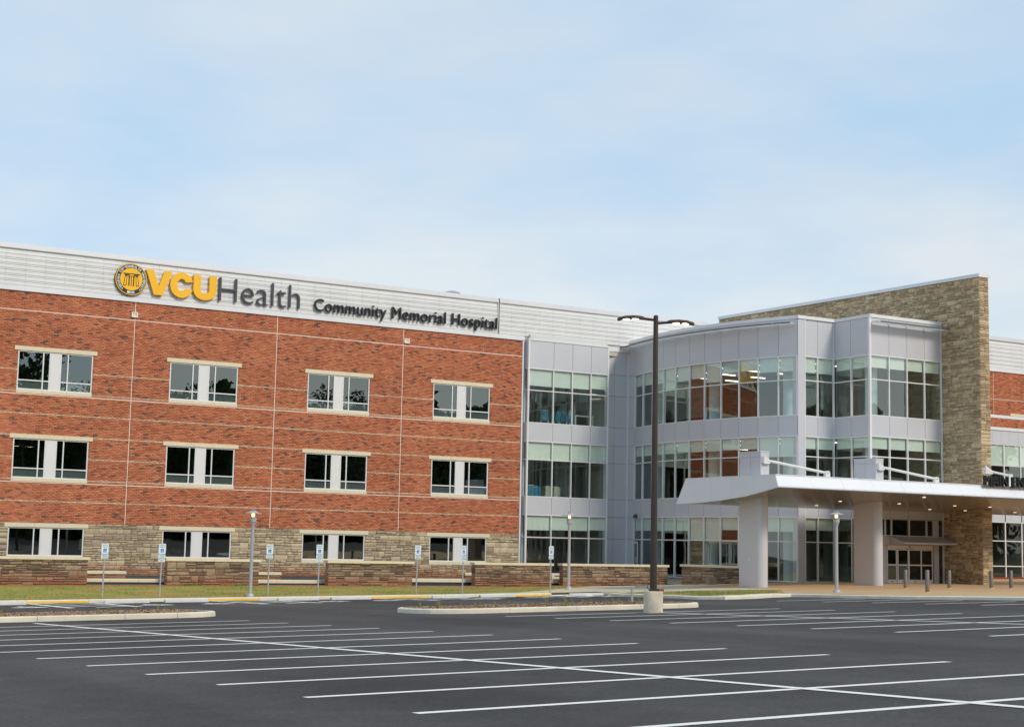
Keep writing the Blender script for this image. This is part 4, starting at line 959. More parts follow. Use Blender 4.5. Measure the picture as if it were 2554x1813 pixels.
# side fascia: panels between the curved lower edge and the straight top
ys = [FT[0], -21.3*S, -19.75*S, -18.2*S, BT[0]]
low = lambda y: sof(y)-0.03
for i, (ya, yb) in enumerate(zip(ys[:-1], ys[1:])):
    y0_ = SOF[0][0] if i == 0 else ya; y1_ = SOF[-1][0] if i == 3 else yb; n_ = 5
    pts = [(y0_+(y1_-y0_)*j/n_, low(y0_+(y1_-y0_)*j/n_)) for j in range(n_+1)]; zm = FT[1]-0.42 if i else None
    up = [(yb-0.008, FT[1]-0.012), (ya+0.008, FT[1]-0.012)]
    pts[0] = (pts[0][0]+0.008, pts[0][1]); pts[-1] = (pts[-1][0]-0.008, pts[-1][1])
    MB().yzprism(pts+up, CX0-0.03, CX0+0.02).build('side_panel', 'canopy_metal', can)
MB().yzprism([(FT[0], FT[1]-0.01), (BT[0], BT[1]-0.01), (BT[0], BT[1]+0.03), (FT[0], FT[1]+0.03)], CX0-0.04, CX0+0.10).build('edge_trim', 'canopy_metal', can)
# back edge
MB().add([(CX0, SOF[-1][0], SOF[-1][1]), (XC, SOF[-1][0], SOF[-1][1]), (XC, BT[0], BT[1]), (CX0, BT[0], BT[1])], [(0, 1, 2, 3)]).build('back_panel', 'canopy_metal', can)
# columns, boxes over them, tie rods
YF = -20.57*S
for cx, cw in ((45.42*S, 0.62), (52.6*S, 0.62)):
    yb = YF+1.84; zb_ = apron(cx, YF)-0.05; poly = []
    for k in range(9): t = math.pi*k/8; poly.append((cx+cw/2-math.cos(t)*cw/2*1.15, YF+0.30-math.sin(t)*0.36))
    poly = [(cx-0.047, yb)]+poly+[(cx+cw+0.047, yb)]
    c = MB().prism(poly, zb_+0.06, sof(YF)+0.4).build('column', 'panel_metal', can, True)
    MB().prism([(x+(0.02 if x > cx+cw/2 else -0.02), y-0.02) for x, y in poly], zb_, zb_+0.06).build('base_plate', 'galvanized', can)
    bxo = cx+0.0
    top = 6.18*S; z0_ = FT[1]-0.05
    for (za, zb2) in ((z0_, top-0.28), (top-0.27, top)):
        for (ya, yb2) in ((YF, YF+0.9), (YF+0.91, YF+1.84)):
            MB().box(cx, cx+cw, ya+0.004, yb2-0.004, za, zb2).build('box_panel', 'panel_metal', can)
    MB().box(cx-0.02, cx+cw+0.02, YF-0.02, YF+1.86, top+0.002, top+0.04).build('box_cap', 'white_metal', can)
    # rod: gusset on the box front, tube, clevis on the canopy
    p0 = Vector((cx+0.36, YF-0.14, 5.78*S)); p1 = Vector((cx+4.75, YF-0.14, FT[1]+0.42))
    MB().xzplate([(cx+0.12, 5.62*S), (cx+0.12, 6.0*S), (cx+0.55, 5.8*S), (cx+0.55, 5.64*S)], YF-0.17, YF-0.11).build('gusset', 'white_metal', can); MB().box(cx+0.08, cx+0.36, YF-0.11, YF-0.003, 5.66*S, 5.96*S).build('gusset_plate', 'white_metal', can)
    MB().tube(p0, p0.lerp(p1, 0.1), 0.05, 0.08).tube(p0.lerp(p1, 0.1), p0.lerp(p1, 0.92), 0.08).tube(p0.lerp(p1, 0.92), p1, 0.08, 0.05).build('tie_rod', 'white_metal', can, True)
    MB().xzplate([(p1.x-0.12, FT[1]-0.1), (p1.x+0.22, FT[1]-0.1), (p1.x+0.22, p1.z+0.02), (p1.x+0.14, p1.z+0.12), (p1.x-0.02, p1.z+0.12), (p1.x-0.12, p1.z+0.03)], p1.y-0.1, p1.y+0.1).build('clevis', 'white_metal', can)
    MB().tube((p1.x+0.05, p1.y-0.13, p1.z), (p1.x+0.05, p1.y+0.13, p1.z), 0.04).build('pin', 'galvanized', can)
p0 = Vector(atY(z8(1888, 368), YF)); p1 = Vector(atY(z8(2062, 408), YF))
MB().tube(p0, p1, 0.07).build('tie_rod', 'white_metal', can, True); MB().xzplate([(p0.x-0.12, p0.z-0.2), (p0.x-0.12, p0.z+0.32), (p0.x+0.5, p0.z-0.02), (p0.x+0.5, p0.z-0.2)], YF-0.05, YF+0.05).build('gusset', 'white_metal', can)
MB().xzplate([(p1.x-0.05, FT[1]-0.1), (p1.x+0.3, FT[1]-0.1), (p1.x+0.3, p1.z+0.1), (p1.x-0.05, p1.z+0.1)], YF-0.1, YF+0.1).build('clevis', 'white_metal', can)
# downlights on the soffit
for p in [(10, 630), (508, 650), (700, 617), (978, 667), (1177, 636), (1378, 585), (1425, 682), (1627, 653), (1712, 692), (1912, 663), (2115, 707)]:
    d = ray(z8(*p)); best = None
    for t in np.arange(60, 110, 0.02):
        q = CAM+d*t
        if SOF[0][0] < q[1] < SOF[-1][0]-0.2 and q[2] >= sof(q[1]): best = q; break
    if best is None: best = CAM+d*70; continue
    if best[0] > XC and best[1] > YC-0.2: continue
    o = MB().lathe([(0.001, -0.012), (0.10, -0.012), (0.10, 0.02), (0.001, 0.02)], 16, (best[0], best[1], sof(best[1])-0.004)).build('downlight', 'down_glow', can)

# ------------------------------------------------------------------ lettering
def words(body, x0, x1, zb_, cap, y, depth, mat, parent, bold=0.0, space=1.0, ref='H', name='letter'):
    """each letter its own solid, set so the word spans x0..x1 with its capitals cap high"""
    cu = bpy.data.curves.new('txt', 'FONT'); cu.body = body; cu.extrude = 0.0; cu.offset = bold; cu.space_character = space
    mats = [bpy.data.materials.new('tmp%d' % i) for i in range(len(body))]
    for mm in mats: cu.materials.append(mm)
    for i in range(len(body)): cu.body_format[i].material_index = i
    cu.resolution_u = 6
    ob = bpy.data.objects.new('txt', cu); COL.objects.link(ob); bpy.context.view_layer.update()
    me = bpy.data.meshes.new_from_object(ob.evaluated_get(bpy.context.evaluated_depsgraph_get()))
    V = np.array([v.co[:] for v in me.vertices]); sx = (x1-x0)/(V[:, 0].max()-V[:, 0].min()); xm = V[:, 0].min()
    caps_ = [v for p in me.polygons if body[p.material_index].isupper() for v in p.vertices]
    ch = V[caps_][:, 1].max() if caps_ else V[:, 1].max()
    base = 0.0; sz = cap/ch
    out_ = []
    for i, chh in enumerate(body):
        polys = [p for p in me.polygons if p.material_index == i]
        if not polys: continue
        idx = sorted({v for p in polys for v in p.vertices}); mp = {v: k for k, v in enumerate(idx)}
        bm = bmesh.new(); vv = [bm.verts.new((x0+(V[v, 0]-xm)*sx, y, zb_+(V[v, 1]-base)*sz)) for v in idx]
        for p in polys:
            try: bm.faces.new([vv[mp[v]] for v in p.vertices])
            except ValueError: pass
        bmesh.ops.remove_doubles(bm, verts=bm.verts, dist=1e-4)
        if depth > 0:
            r_ = bmesh.ops.extrude_face_region(bm, geom=bm.faces[:]); bmesh.ops.translate(bm, verts=[g for g in r_['geom'] if isinstance(g, bmesh.types.BMVert)], vec=(0, -depth, 0))
        bmesh.ops.recalc_face_normals(bm, faces=bm.faces)
        m2 = bpy.data.meshes.new(name); bm.to_mesh(m2); bm.free(); m2.materials.append(MAT[mat]); out_.append(link(name, m2, None, parent))
    bpy.data.objects.remove(ob); bpy.data.curves.remove(cu); bpy.data.meshes.remove(me)
    for mm in mats: bpy.data.materials.remove(mm)
    return out_
YS = -0.10
seal = thing('university_seal', 'round gold and black seal with white ring lettering on the metal parapet', 'emblem', (26.24, YS, 17.79))
cx, cz = 26.24, 17.79
def disc(r, y0, y1, mat, nm, n=64): return MB().xzplate([(cx+r*math.cos(2*math.pi*i/n), cz+r*math.sin(2*math.pi*i/n)) for i in range(n)], y0, y1).build(nm, mat, seal)
disc(1.0, YS-0.10, YS-0.0, 'sign_black', 'back_plate'); disc(0.985, YS-0.16, YS-0.101, 'gold', 'rim'); disc(0.935, YS-0.165, YS-0.161, 'sign_black', 'ring'); disc(0.70, YS-0.172, YS-0.166, 'gold', 'field')
def ring_text(body, a0, a1, r, cap, flip=False):
    n = len(body)
    for i, ch in enumerate(body):
        if ch == ' ': continue
        a = rad(a0+(a1-a0)*i/max(1, n-1)); wch = cap*(0.32 if ch in 'I.' else (1.05 if ch in 'MW' else 0.78))
        os_ = words(ch, -wch/2, wch/2, -cap/2, cap, 0, 0.0, 'sign_white', None, 0.02, 1.0, name='ring_letter')
        for o in os_:
            rot = a-math.pi/2 if not flip else a+math.pi/2
            for v in o.data.vertices:
                x, z = v.co.x, v.co.z; v.co = (cx+r*math.cos(a)+x*math.cos(rot)-z*math.sin(rot), YS-0.169, cz+r*math.sin(a)+x*math.sin(rot)+z*math.cos(rot))
            adopt(o, seal)
ring_text('VIRGINIA COMMONWEALTH UNIVERSITY', 228, -48, 0.815, 0.15)
ring_text('1838', 258, 282, 0.815, 0.14, True)
# temple front inside the seal
def sealbox(x0, x1, z0, z1_, mat='sign_black', y=YS-0.178, nm='temple'): return MB().box(cx+x0, cx+x1, y, y+0.006, cz+z0, cz+z1_).build(nm, mat, seal)
sealbox(-.42, .42, .20, .26); sealbox(-.52, .52, .30, .36); sealbox(-.46, .46, .27, .29)
MB().xzplate([(cx-.15, cz+.30), (cx+.15, cz+.30), (cx+.1, cz+.22), (cx-.1, cz+.22)], YS-0.182, YS-0.179).build('temple_wing', 'gold', seal)
for sx in (-1, 1):
    MB().xzplate([(cx+sx*.50, cz-.42), (cx+sx*.30, cz-.42), (cx+sx*.26, cz+.19), (cx+sx*.40, cz+.19)], YS-0.178, YS-0.172).build('temple_pylon', 'sign_black', seal)
    MB().xzplate([(cx+sx*.46, cz-.38), (cx+sx*.34, cz-.38), (cx+sx*.29, cz+.15), (cx+sx*.37, cz+.15)], YS-0.182, YS-0.1785).build('temple_pylon_face', 'gold', seal)
    sealbox(sx*.14-.035, sx*.14+.035, -.42, .10, nm='temple_column'); sealbox(sx*.14-.06, sx*.14+.06, .11, .18, nm='temple_capital')
sealbox(-.02, .02, -.42, .18, nm='temple_column')
sg = thing('hospital_wordmark', 'gold heavy VCU letters followed by thin dark grey Health letters on parapet', 'sign', (32, YS, 17.0))
def glyph(poly): MB().xzplate([(x, z) for x, z in poly], YS-0.19, YS-0.02).build('letter', 'gold', sg)
gz, gh = 16.98, 1.55
glyph([(27.13, gz+gh), (27.62, gz+gh), (27.97, gz+0.52), (28.31, gz+gh), (28.80, gz+gh), (28.24, gz), (27.69, gz)])
def arc(cx_, cz_, rx, rz, a0, a1, n=20): return [(cx_+rx*math.cos(rad(a0+(a1-a0)*k/n)), cz_+rz*math.sin(rad(a0+(a1-a0)*k/n))) for k in range(n+1)]
gc = (29.44, gz+gh/2)
glyph(arc(*gc, 0.74, 0.80, 18, 342, 40)+arc(*gc, 0.30, 0.36, 335, 25, 40)[0:0]+[(gc[0]+0.30, gc[1]-0.20)]+arc(*gc, 0.29, 0.40, -34, -326, 34)+[(gc[0]+0.30, gc[1]+0.20)])
ux0, ux1, ut = 30.20, 31.70, 0.46
um = (ux0+ux1)/2
glyph([(ux0, gz+gh), (ux0, gz+0.60)]+arc(um, gz+0.60, (ux1-ux0)/2, 0.63, 180, 360)+[(ux1, gz+gh), (ux1-ut, gz+gh), (ux1-ut, gz+0.62)]+arc(um, gz+0.62, (ux1-ux0)/2-ut, 0.24, 0, -180, 14)+[(ux0+ut, gz+0.62), (ux0+ut, gz+gh)])
words('Health', 31.90, 37.42, 17.0, 1.53, YS-0.02, 0.14, 'sign_grey', sg, -0.016, 1.0)
sg2 = thing('hospital_name_sign', 'smaller black Community Memorial Hospital lettering on the metal parapet', 'sign', (45, YS, 17.0))
words('Community Memorial Hospital', 38.45, 52.30, 17.03, 0.80, YS-0.02, 0.17, 'sign_black', sg2, 0.0, 1.04)
sg3 = thing('entrance_sign', 'black MAIN ENTRANCE letters standing along the canopy edge', 'sign', (75, FT[0], FT[1]))
ms = atY(z8(1858, 480), FT[0]-0.12)
words('MAIN ENTRANCE', ms[0], ms[0]+6.7, FT[1]+0.0, 0.60, FT[0]-0.10, 0.22, 'sign_black', sg3, 0.0, 1.05)
MB().box(ms[0], ms[0]+6.7, FT[0]-0.22, FT[0]-0.06, FT[1]-0.045, FT[1]-0.014).build('rail', 'sign_black', sg3)

# ------------------------------------------------------------------ low stone walls and seats
YW = -8.5
def wall_run(p, q, top, seed, label, hw=0.46):
    p = np.array(p, float); q = np.array(q, float); ln = np.hypot(*(q-p)); d = (q-p)/ln; nn = np.array([d[1], -d[0]]); ang = math.atan2(d[1], d[0])
    zb_ = min(apron(*p), apron(*q))-0.12; t = thing('low_stone_wall', label, 'wall', (*(p+(q-p)/2), zb_), 'low stone walls along the lawn')
    MB().obox(p+d*0.03, q-d*0.03, nn, -hw+0.03, -0.03, zb_, top-0.15).build('core', 'stone_mortar', t)
    pc = ashlar(0, ln, zb_, top-0.155, [], band=(0.26, 0.38), chunk=(0.5, 1.2), rows=(1, 2, 2, 2, 3), seed=seed)
    place_pieces(pc, (lambda a, z: (p[0]+d[0]*a-nn[0]*0.03, p[1]+d[1]*a-nn[1]*0.03, z), ang), t, 'stone', 'stone_base', 'stone_low', 400, 0.02, 0.085, 0.5, 'stone', 'stonework', seed+1)
    pe = ashlar(0, hw, zb_, top-0.155, [], band=(0.26, 0.36), chunk=(0.4, 0.6), rows=(1, 2, 2), seed=seed+2)
    place_pieces(pe, (lambda a, z: (p[0]+d[0]*0.03-nn[0]*(hw-a), p[1]+d[1]*0.03-nn[1]*(hw-a), z), ang-math.pi/2), t, 'stone', 'stone_base', 'stone_low', 60, 0.016, 0.06, 0.4, 'stone', 'stonework', seed+3)
    k = max(1, round(ln/1.25)); e = np.linspace(-0.09, ln+0.09, k+1)
    for i in range(k):
        a, b = p+d*(e[i]+0.005), p+d*(e[i+1]-0.005); MB().obox(a, b, nn, -hw-0.07, 0.09, top-0.15, top).build('coping_stone', 'cast_stone', t)
    return t
def xw(p): return atY(p, YW)[0]
spans = [(8.0, xw(z5(740, 1300))), (xw(z5(1408, 1300)), xw(z6(20, 1250))), (xw(z6(604, 1250)), xw(z6(1315, 1250))), (xw(z6(1842, 1250)), xw(z7(462, 1250))), (xw(z7(555, 1250)), xw(z7(1437, 1250)))]
names = ['first low stone wall with cream coping counted from the glass block', 'second low stone wall with cream coping counted from the glass block', 'third low stone wall with cream coping counted from the glass block', 'fourth low stone wall with cream coping counted from the glass block', 'fifth low stone wall with cream coping counted from the glass block']
for i, (a, b) in enumerate(spans): wall_run((a, YW), (b, YW), 0.90, 30+i*7, names[4-i])
lw = wall_run((61.3, -9.9), (62.6, -15.6), 0.98, 80, 'low stone wall with cream coping hugging the curved glass front')
# cream edging slabs with a dark foot in the gaps, and stone seats with cream caps
def gap_slab(x0, x1, pt, pb, label):
    y = YW+0.9; zt = atY(pt, y)[2]; zb_ = atY(pb, y)[2]
    t = thing('edging_slab', label, 'edging', ((x0+x1)/2, y, zb_-0.2), 'cream edging slabs in the wall gaps')
    n = max(1, round((x1-x0)/1.5)); e = np.linspace(x0, x1, n+1)
    for i in range(n): MB().bbox(e[i]+0.006, e[i+1]-0.006, y, y+0.4, zb_, zt, 0.015).build('slab', 'cast_stone', t)
    MB().box(x0, x1, y+0.03, y+0.35, zb_-0.45, zb_-0.002).build('foot', 'foundation', t)
gap_slab(spans[0][1]-0.1, spans[1][0]+0.3, z5(900, 1362), z5(900, 1390), 'cream edging slab in wall gap farthest from the glass block')
gap_slab(spans[1][1]-0.1, spans[2][0]+0.3, z6(300, 1305), z6(300, 1333), 'cream edging slab in second wall gap from the outer end')
gap_slab(spans[2][1]-0.1, spans[3][0]+0.3, z6(1600, 1294), z6(1600, 1324), 'cream edging slab in third wall gap from the outer end')
gap_slab(spans[3][1]-0.1, spans[4][0]+0.3, z7(505, 1297), z7(505, 1332), 'short cream edging slab in the narrow wall gap')
def seat(pa, pb, zcap, label, seed):
    y = -4.6; a = atY(pa, y); b = atY(pb, y); zt = a[2]; t = thing('stone_seat', label, 'bench', ((a[0]+b[0])/2, y, zt-0.8), 'stone seats behind the low walls')
    for q in range(2):
        c0 = a[0]+(b[0]-a[0])*q/2; c1 = a[0]+(b[0]-a[0])*(q+1)/2; MB().bbox(c0+0.006, c1-0.006, y-0.05, y+0.5, zt-0.16, zt, 0.015).build('cap_stone', 'cast_stone', t)
    MB().box(a[0]+0.05, b[0]-0.05, y+0.05, y+0.42, zt-1.0, zt-0.162).build('core', 'stone_mortar', t)
    pc = ashlar(a[0]+0.03, b[0]-0.03, zt-0.85, zt-0.165, [], seed=seed)
    place_pieces(pc, (lambda u, z: (u, y+0.05, z), 0.0), t, 'stone', 'stone_base', 'stone_base_single', 200, 0.014, 0.05, 0.4, 'stone', 'stonework', seed)
seat(z5(700, 1296), z5(1066, 1296), 0, 'long low stone seat with cream cap in the gap farthest from glass block', 3)
seat(z6(-30, 1239), z6(210, 1239), 0, 'stone seat with cream cap beside the lawn lamp', 5)
seat(z6(1758, 1245), z6(1900, 1245), 0, 'stone seat with cream cap half hidden by a low wall', 6)
y = YW+2.4; a = atY(z7(459, 1252), y); b = atY(z7(556, 1292), y)
t = thing('utility_box', 'low white utility box with a dark slot behind the narrow wall gap', 'box', ((a[0]+b[0])/2, y, b[2]-0.2))
MB().bbox(a[0], b[0], y, y+0.6, b[2]-0.35, a[2], 0.03).build('body', 'cast_stone', t); MB().box((a[0]+b[0])/2-0.2, (a[0]+b[0])/2+0.2, y-0.006, y-0.001, (a[2]+b[2])/2-0.03, (a[2]+b[2])/2+0.03).build('slot', 'dark_gasket', t)
q = on(z7(1805, 1345), apron); t = thing('concrete_block', 'small loose stone block on the walk by the curved glass', 'block', tuple(q))
MB().bbox(-0.28, 0.28, -0.2, 0.2, 0, 0.45, 0.04).build('block', 'stone_mortar', t, local=True)
q = on(z7(1160, 1372), apron); MB()
t = thing('concrete_step', 'long pale concrete step at the end of the lawn', 'step', tuple(q)); q2 = on(z7(2060, 1362), apron)
dq = np.array([q2[0]-q[0], q2[1]-q[1]]); lq = np.hypot(*dq); dq /= lq
MB().obox((0, 0), tuple(dq*lq*0.62), (dq[1], -dq[0]), -0.5, 0.0, -0.2, 0.16).build('step', 'concrete', t, local=True)

# ------------------------------------------------------------------ parking islands
def island(x0, x1, y0, y1, label, seed, r=1.9):
    pts = []
    for cx_, cy_, a0 in ((x1-r, y0+r, -90), (x1-r, y1-r, 0), (x0+r, y1-r, 90), (x0+r, y0+r, 180)):
        for k in range(7): a = rad(a0+15*k); pts.append((cx_+r*math.cos(a), cy_+r*math.sin(a)))
    t = thing('parking_island', label, 'island', ((x0+x1)/2, (y0+y1)/2, lot((x0+x1)/2, (y0+y1)/2)), 'kerbed parking islands')
    kerb_run(pts, lot, t, 0.17, 0.2, 3.1, closed=True)
    ins = off_line(pts+[pts[0], pts[1]], 0.19)[1:-1]
    cxm, cym = (x0+x1)/2, (y0+y1)/2
    def dome(x, y):
        e = min((x-x0)/1.5, (x1-x)/1.5, (y-y0)/1.5, (y1-y)/1.5); return lot(x, y)+0.13+0.07*max(0, min(1, e))
    o = sheet('mulch_bed', ins, dome, 0, 'red_soil', 0.6, 'stuff'); del o['kind']; adopt(o, t)
    rr = random.Random(seed); V = []; Fs = []; Rn = []
    for _ in range(9000):
        x = rr.uniform(x0+0.25, x1-0.25); yy = rr.uniform(y0+0.25, y1-0.25)
        if not inpoly(x, yy, ins): continue
        z = dome(x, yy); a = rr.uniform(0, 6.3); l_ = rr.uniform(0.02, 0.06); h = rr.uniform(0.0, 0.03); k = len(V)
        V += [(x-math.cos(a)*l_, yy-math.sin(a)*l_, z), (x+math.sin(a)*0.03, yy-math.cos(a)*0.03, z+h), (x+math.cos(a)*l_, yy+math.sin(a)*l_, z+rr.uniform(0, 0.03)), (x-math.sin(a)*0.03, yy+math.cos(a)*0.03, z+0.005)]; Fs.append((k, k+1, k+2, k+3)); Rn.append(rr.random())
    o = link('mulch_chips', np_mesh('mulch_chips', V, Fs, 'mulch_bits', Rn), None, t); o['kind'] = 'stuff'
    V = []; Fs = []; Rn = []
    for _ in range(34):
        x = rr.uniform(x0+0.6, x1-0.6); yy = rr.uniform(y0+0.5, y1-0.5); z = dome(x, yy); big = rr.random() < 0.12
        for b_ in range(rr.randrange(5, 10)):
            a = rr.uniform(0, 6.3); h = rr.uniform(0.08, 0.2)*(2.6 if big else 1); k = len(V); V += [(x, yy, z), (x+0.02, yy+0.01, z), (x+math.cos(a)*h*0.5+0.01, yy+math.sin(a)*h*0.5, z+h), (x+math.cos(a)*h*0.5, yy+math.sin(a)*h*0.5, z+h)]; Fs.append((k, k+1, k+2, k+3)); Rn.append(rr.uniform(0, 0.4))
    o = link('weeds', np_mesh('weeds', V, Fs, 'grass_blades', Rn), None, t); o['kind'] = 'stuff'
    return t
island(-6.0, 18.4, -41.7, -36.6, 'parking island with mulch ending where the long white centre line starts', 41)
island(24.6, 36.9, -44.9, -40.4, 'mulched parking island right behind the tall lamp base', 42)
# short sign stub at the end of that island
q = on((1576, 1503), lot); t = thing('post_stub', 'short cut-off steel sign post by the end of the parking island', 'post', tuple(q))
MB().box(-0.05, 0.05, -0.03, -0.02, -0.1, 0.62).box(-0.05, -0.04, -0.02, 0.03, -0.1, 0.62).box(0.04, 0.05, -0.02, 0.03, -0.1, 0.62).build('channel', 'galvanized', t, local=True)

# ------------------------------------------------------------------ accessible bays: stops, hatching, symbols
WS = [(-40, 65), (260, 372), (411, 519), (692.6, 794), (825, 924), (1077.5, 1169), (1196, 1284), (1420, 1503)]
ordn = ['eighth', 'seventh', 'sixth', 'fifth', 'fourth', 'third', 'second', 'first']
wsm = None
YST = KY-1.4
for i, (a, b) in enumerate(WS):
    xa, xb_ = atY((a, 1500), YST)[0], atY((b, 1495), YST)[0]; xm = (xa+xb_)/2; ln = min(max(xb_-xa, 1.7), 2.4)
    if wsm is None:
        m = MB(); pr = [(-0.13, 0), (-0.10, 0.11), (-0.05, 0.14), (0.05, 0.14), (0.10, 0.11), (0.13, 0)]; V = []
        for u, sh in ((-1.0, 0.0), (-0.97, 1.0), (0.97, 1.0), (1.0, 0.0)):
            V += [(u, p[0]*(0.9 if not sh else 1), p[1]*(0.86 if not sh else 1)) for p in pr]
        f = [(k*6+j, k*6+j+1, (k+1)*6+j+1, (k+1)*6+j) for k in range(3) for j in range(5)]+[tuple(range(6)), tuple(range(23, 17, -1))]+[(k*6, (k+1)*6, (k+1)*6+5, k*6+5) for k in range(3)]
        m.add(V, f); wsm = m.mesh('wheel_stop', 'stop_concrete')
    o = link('wheel_stop', wsm); o.location = (xm, YST, lot(xm, YST)+0.002); o.scale = (ln/2, 1, 1); o.rotation_euler = (0, math.atan(-0.013), 0)
    setp(o, ordn[i]+' pale concrete wheel stop counted from the walkway ramp', 'wheel stop', 'wheel stops at the accessible bays')
for i, (a, b) in enumerate(YEL):
    y0_, y1_ = KY-0.3, KY-7.2
    for x in (a, b): stripe((x, y0_), (x+0.25, y1_), 0.32, 0.012)
    k = 0.7
    while k < 8.2:
        p = (a+0.08, y0_-k); q = (b-0.05, y0_-k+1.7)
        if q[1] > y0_: f = (y0_-p[1])/(q[1]-p[1]); q = (p[0]+(q[0]-p[0])*f, y0_)
        if p[1] < y1_+0.2: f = (y1_+0.2-p[1])/(q[1]-p[1]); p = (p[0]+(q[0]-p[0])*f, y1_+0.2)
        stripe(p, q, 0.3, 0.015); k += 1.7
xe = atY((1560, 1495), KY-3)[0]
for i in range(4):
    stripe((YEL[3][1]-1.0+i*1.35, KY-3.4), (YEL[3][1]+0.5+i*1.35, KY-1.0), 0.32, 0.012)
stripe((YEL[3][1]+4.2, KY-2.4), (YEL[3][1]+9.5, KY-6.2), 0.32, 0.012); stripe((YEL[3][1]-1.5, KY-3.8), (YEL[3][1]+6.0, KY-4.0), 0.32, 0.012)
def isa(x, y, sc_=1.7):
    m = MB()
    def pt(u, v): return (x+u*sc_, y+v*sc_)
    def seg(a, b, wd=0.2):
        a = np.array(pt(*a)); b = np.array(pt(*b)); t = (b-a)/np.hypot(*(b-a)); n_ = np.array([-t[1], t[0]])*wd*sc_/2
        m.add([(c[0], c[1], lot(c[0], c[1])+0.012) for c in (a-n_, b-n_, b+n_, a+n_)], [(0, 1, 2, 3)])
    for k in range(12): a0, a1 = rad(-200+k*17), rad(-200+(k+1)*17); seg((0.3*math.cos(a0), -0.15+0.3*math.sin(a0)), (0.3*math.cos(a1), -0.15+0.3*math.sin(a1)))
    seg((-0.05, 0.42), (0.0, 0.0)); seg((0.0, 0.0), (0.3, 0.0)); seg((0.3, 0.0), (0.42, -0.42)); seg((-0.03, 0.22), (0.25, 0.22)); seg((-0.1, 0.5), (0.02, 0.5), 0.13)
    m.build('accessible_symbol', 'line_paint', marks)
for a, b in WS[0:8]:
    isa((atY((a, 1500), YST)[0]+atY((b, 1495), YST)[0])/2+0.1, KY-5.0)

# ------------------------------------------------------------------ accessible parking signs
def sign_proto(extra):
    t = thing('parking_sign', 'x', 'sign', (0, 0, 0), 'accessible parking signs along the kerb')
    MB().box(-0.03, 0.03, -0.012, 0.0, -0.3, 2.55).box(-0.03, -0.022, 0.0, 0.028, -0.3, 2.55).box(0.022, 0.03, 0.0, 0.028, -0.3, 2.55).build('post', 'galvanized', t, local=True)
    def plate(z0, z1_, nm):
        w_ = 0.2; c = 0.03; pol = [(-w_+c, z0), (w_-c, z0), (w_, z0+c), (w_, z1_-c), (w_-c, z1_), (-w_+c, z1_), (-w_, z1_-c), (-w_, z0+c)]
        o = MB().xzplate(pol, -0.018, -0.013).build(nm, 'sign_white', t, local=True)
        e = MB()
        for (a, b, c_, d) in ((-w_+0.012, w_-0.012, z0+0.012, z0+0.022), (-w_+0.012, w_-0.012, z1_-0.022, z1_-0.012)): e.box(a, b, -0.0205, -0.0185, c_, d)
        e.box(-w_+0.010, -w_+0.018, -0.0205, -0.0185, z0+0.03, z1_-0.03).box(w_-0.018, w_-0.010, -0.0205, -0.0185, z0+0.03, z1_-0.03)
        e.build('border', 'sign_green', o, local=True); return o
    p = plate(2.10, 2.62, 'panel')
    for body, z_, wd in (('RESERVED', 2.50, 0.14), ('PARKING', 2.415, 0.125)):
        for o in words(body, -wd, wd, z_, 0.055, -0.0205, 0.0, 'sign_green', None, 0.01): o.parent = p
    b = MB().box(-0.085, 0.085, -0.0205, -0.0188, 2.18, 2.36).build('symbol_field', 'sign_blue', p, local=True)
    m = MB(); y_ = -0.0215
    def seg(a, c_, w_=0.016):
        a = np.array(a); c_ = np.array(c_); tt = (c_-a)/np.hypot(*(c_-a)); n_ = np.array([-tt[1], tt[0]])*w_/2; m.add([(v[0], y_, v[1]+2.27) for v in (a-n_, c_-n_, c_+n_, a+n_)], [(0, 1, 2, 3)])
    for k in range(10): a0, a1 = rad(-210+k*22), rad(-188+k*22); seg((0.042*math.cos(a0)-0.006, -0.028+0.042*math.sin(a0)), (0.042*math.cos(a1)-0.006, -0.028+0.042*math.sin(a1)))
    seg((-0.015, 0.048), (-0.01, -0.005)); seg((-0.01, -0.005), (0.03, -0.005)); seg((0.03, -0.005), (0.048, -0.06)); seg((-0.012, 0.02), (0.025, 0.02)); seg((-0.025, 0.066), (-0.003, 0.066), 0.02)
    m.build('symbol', 'sign_white', b, local=True)
    p2 = plate(1.875, 2.085, 'lower_panel'); m = MB()
    for z_, wd in ((2.03, 0.12), (1.98, 0.13), (1.925, 0.13)): 
        x = -wd
        while x < wd: m.box(x, x+0.025, -0.0205, -0.0185, z_-0.013, z_+0.013); x += 0.036
    m.build('small_print', 'sign_green', p2, local=True)
    if extra: 
        p3 = plate(1.72, 1.862, 'van_panel'); m = MB(); x = -0.12
        while x < 0.12: m.box(x, x+0.025, -0.0205, -0.0185, 1.775, 1.805); x += 0.036
        m.build('small_print', 'sign_green', p3, local=True)
    return t
sp = [sign_proto(False), sign_proto(True)]; used = [False, False]
SG = [((254.8, 1492), 0), ((397.6, 1491.4), 1), ((667.5, 1487), 0), ((792.5, 1486), 1), ((1037.6, 1481), 0), ((1153, 1480.4), 1), ((1372, 1474.4), 0)]
so = ['seventh', 'sixth', 'fifth', 'fourth', 'third', 'second', 'first']
for i, (px, ex) in enumerate(SG):
    P = atY(px, KY+1.0); loc = (P[0], KY+1.0, apron(P[0], KY+1.0)); lb = so[i]+(' reserved parking sign from the glass block, with an extra lower plate' if ex else ' reserved parking sign from the glass block, plain two-panel kind')
    if not used[ex]: sp[ex].location = loc; sp[ex]['label'] = lb; used[ex] = True; o = sp[ex]
    else: o = copy_tree(sp[ex], loc, 0, lb)
    o.rotation_euler = (rad(R.uniform(-0.6, 0.6)), rad(R.uniform(0.2, 1.3)), rad(R.uniform(8, 16)))

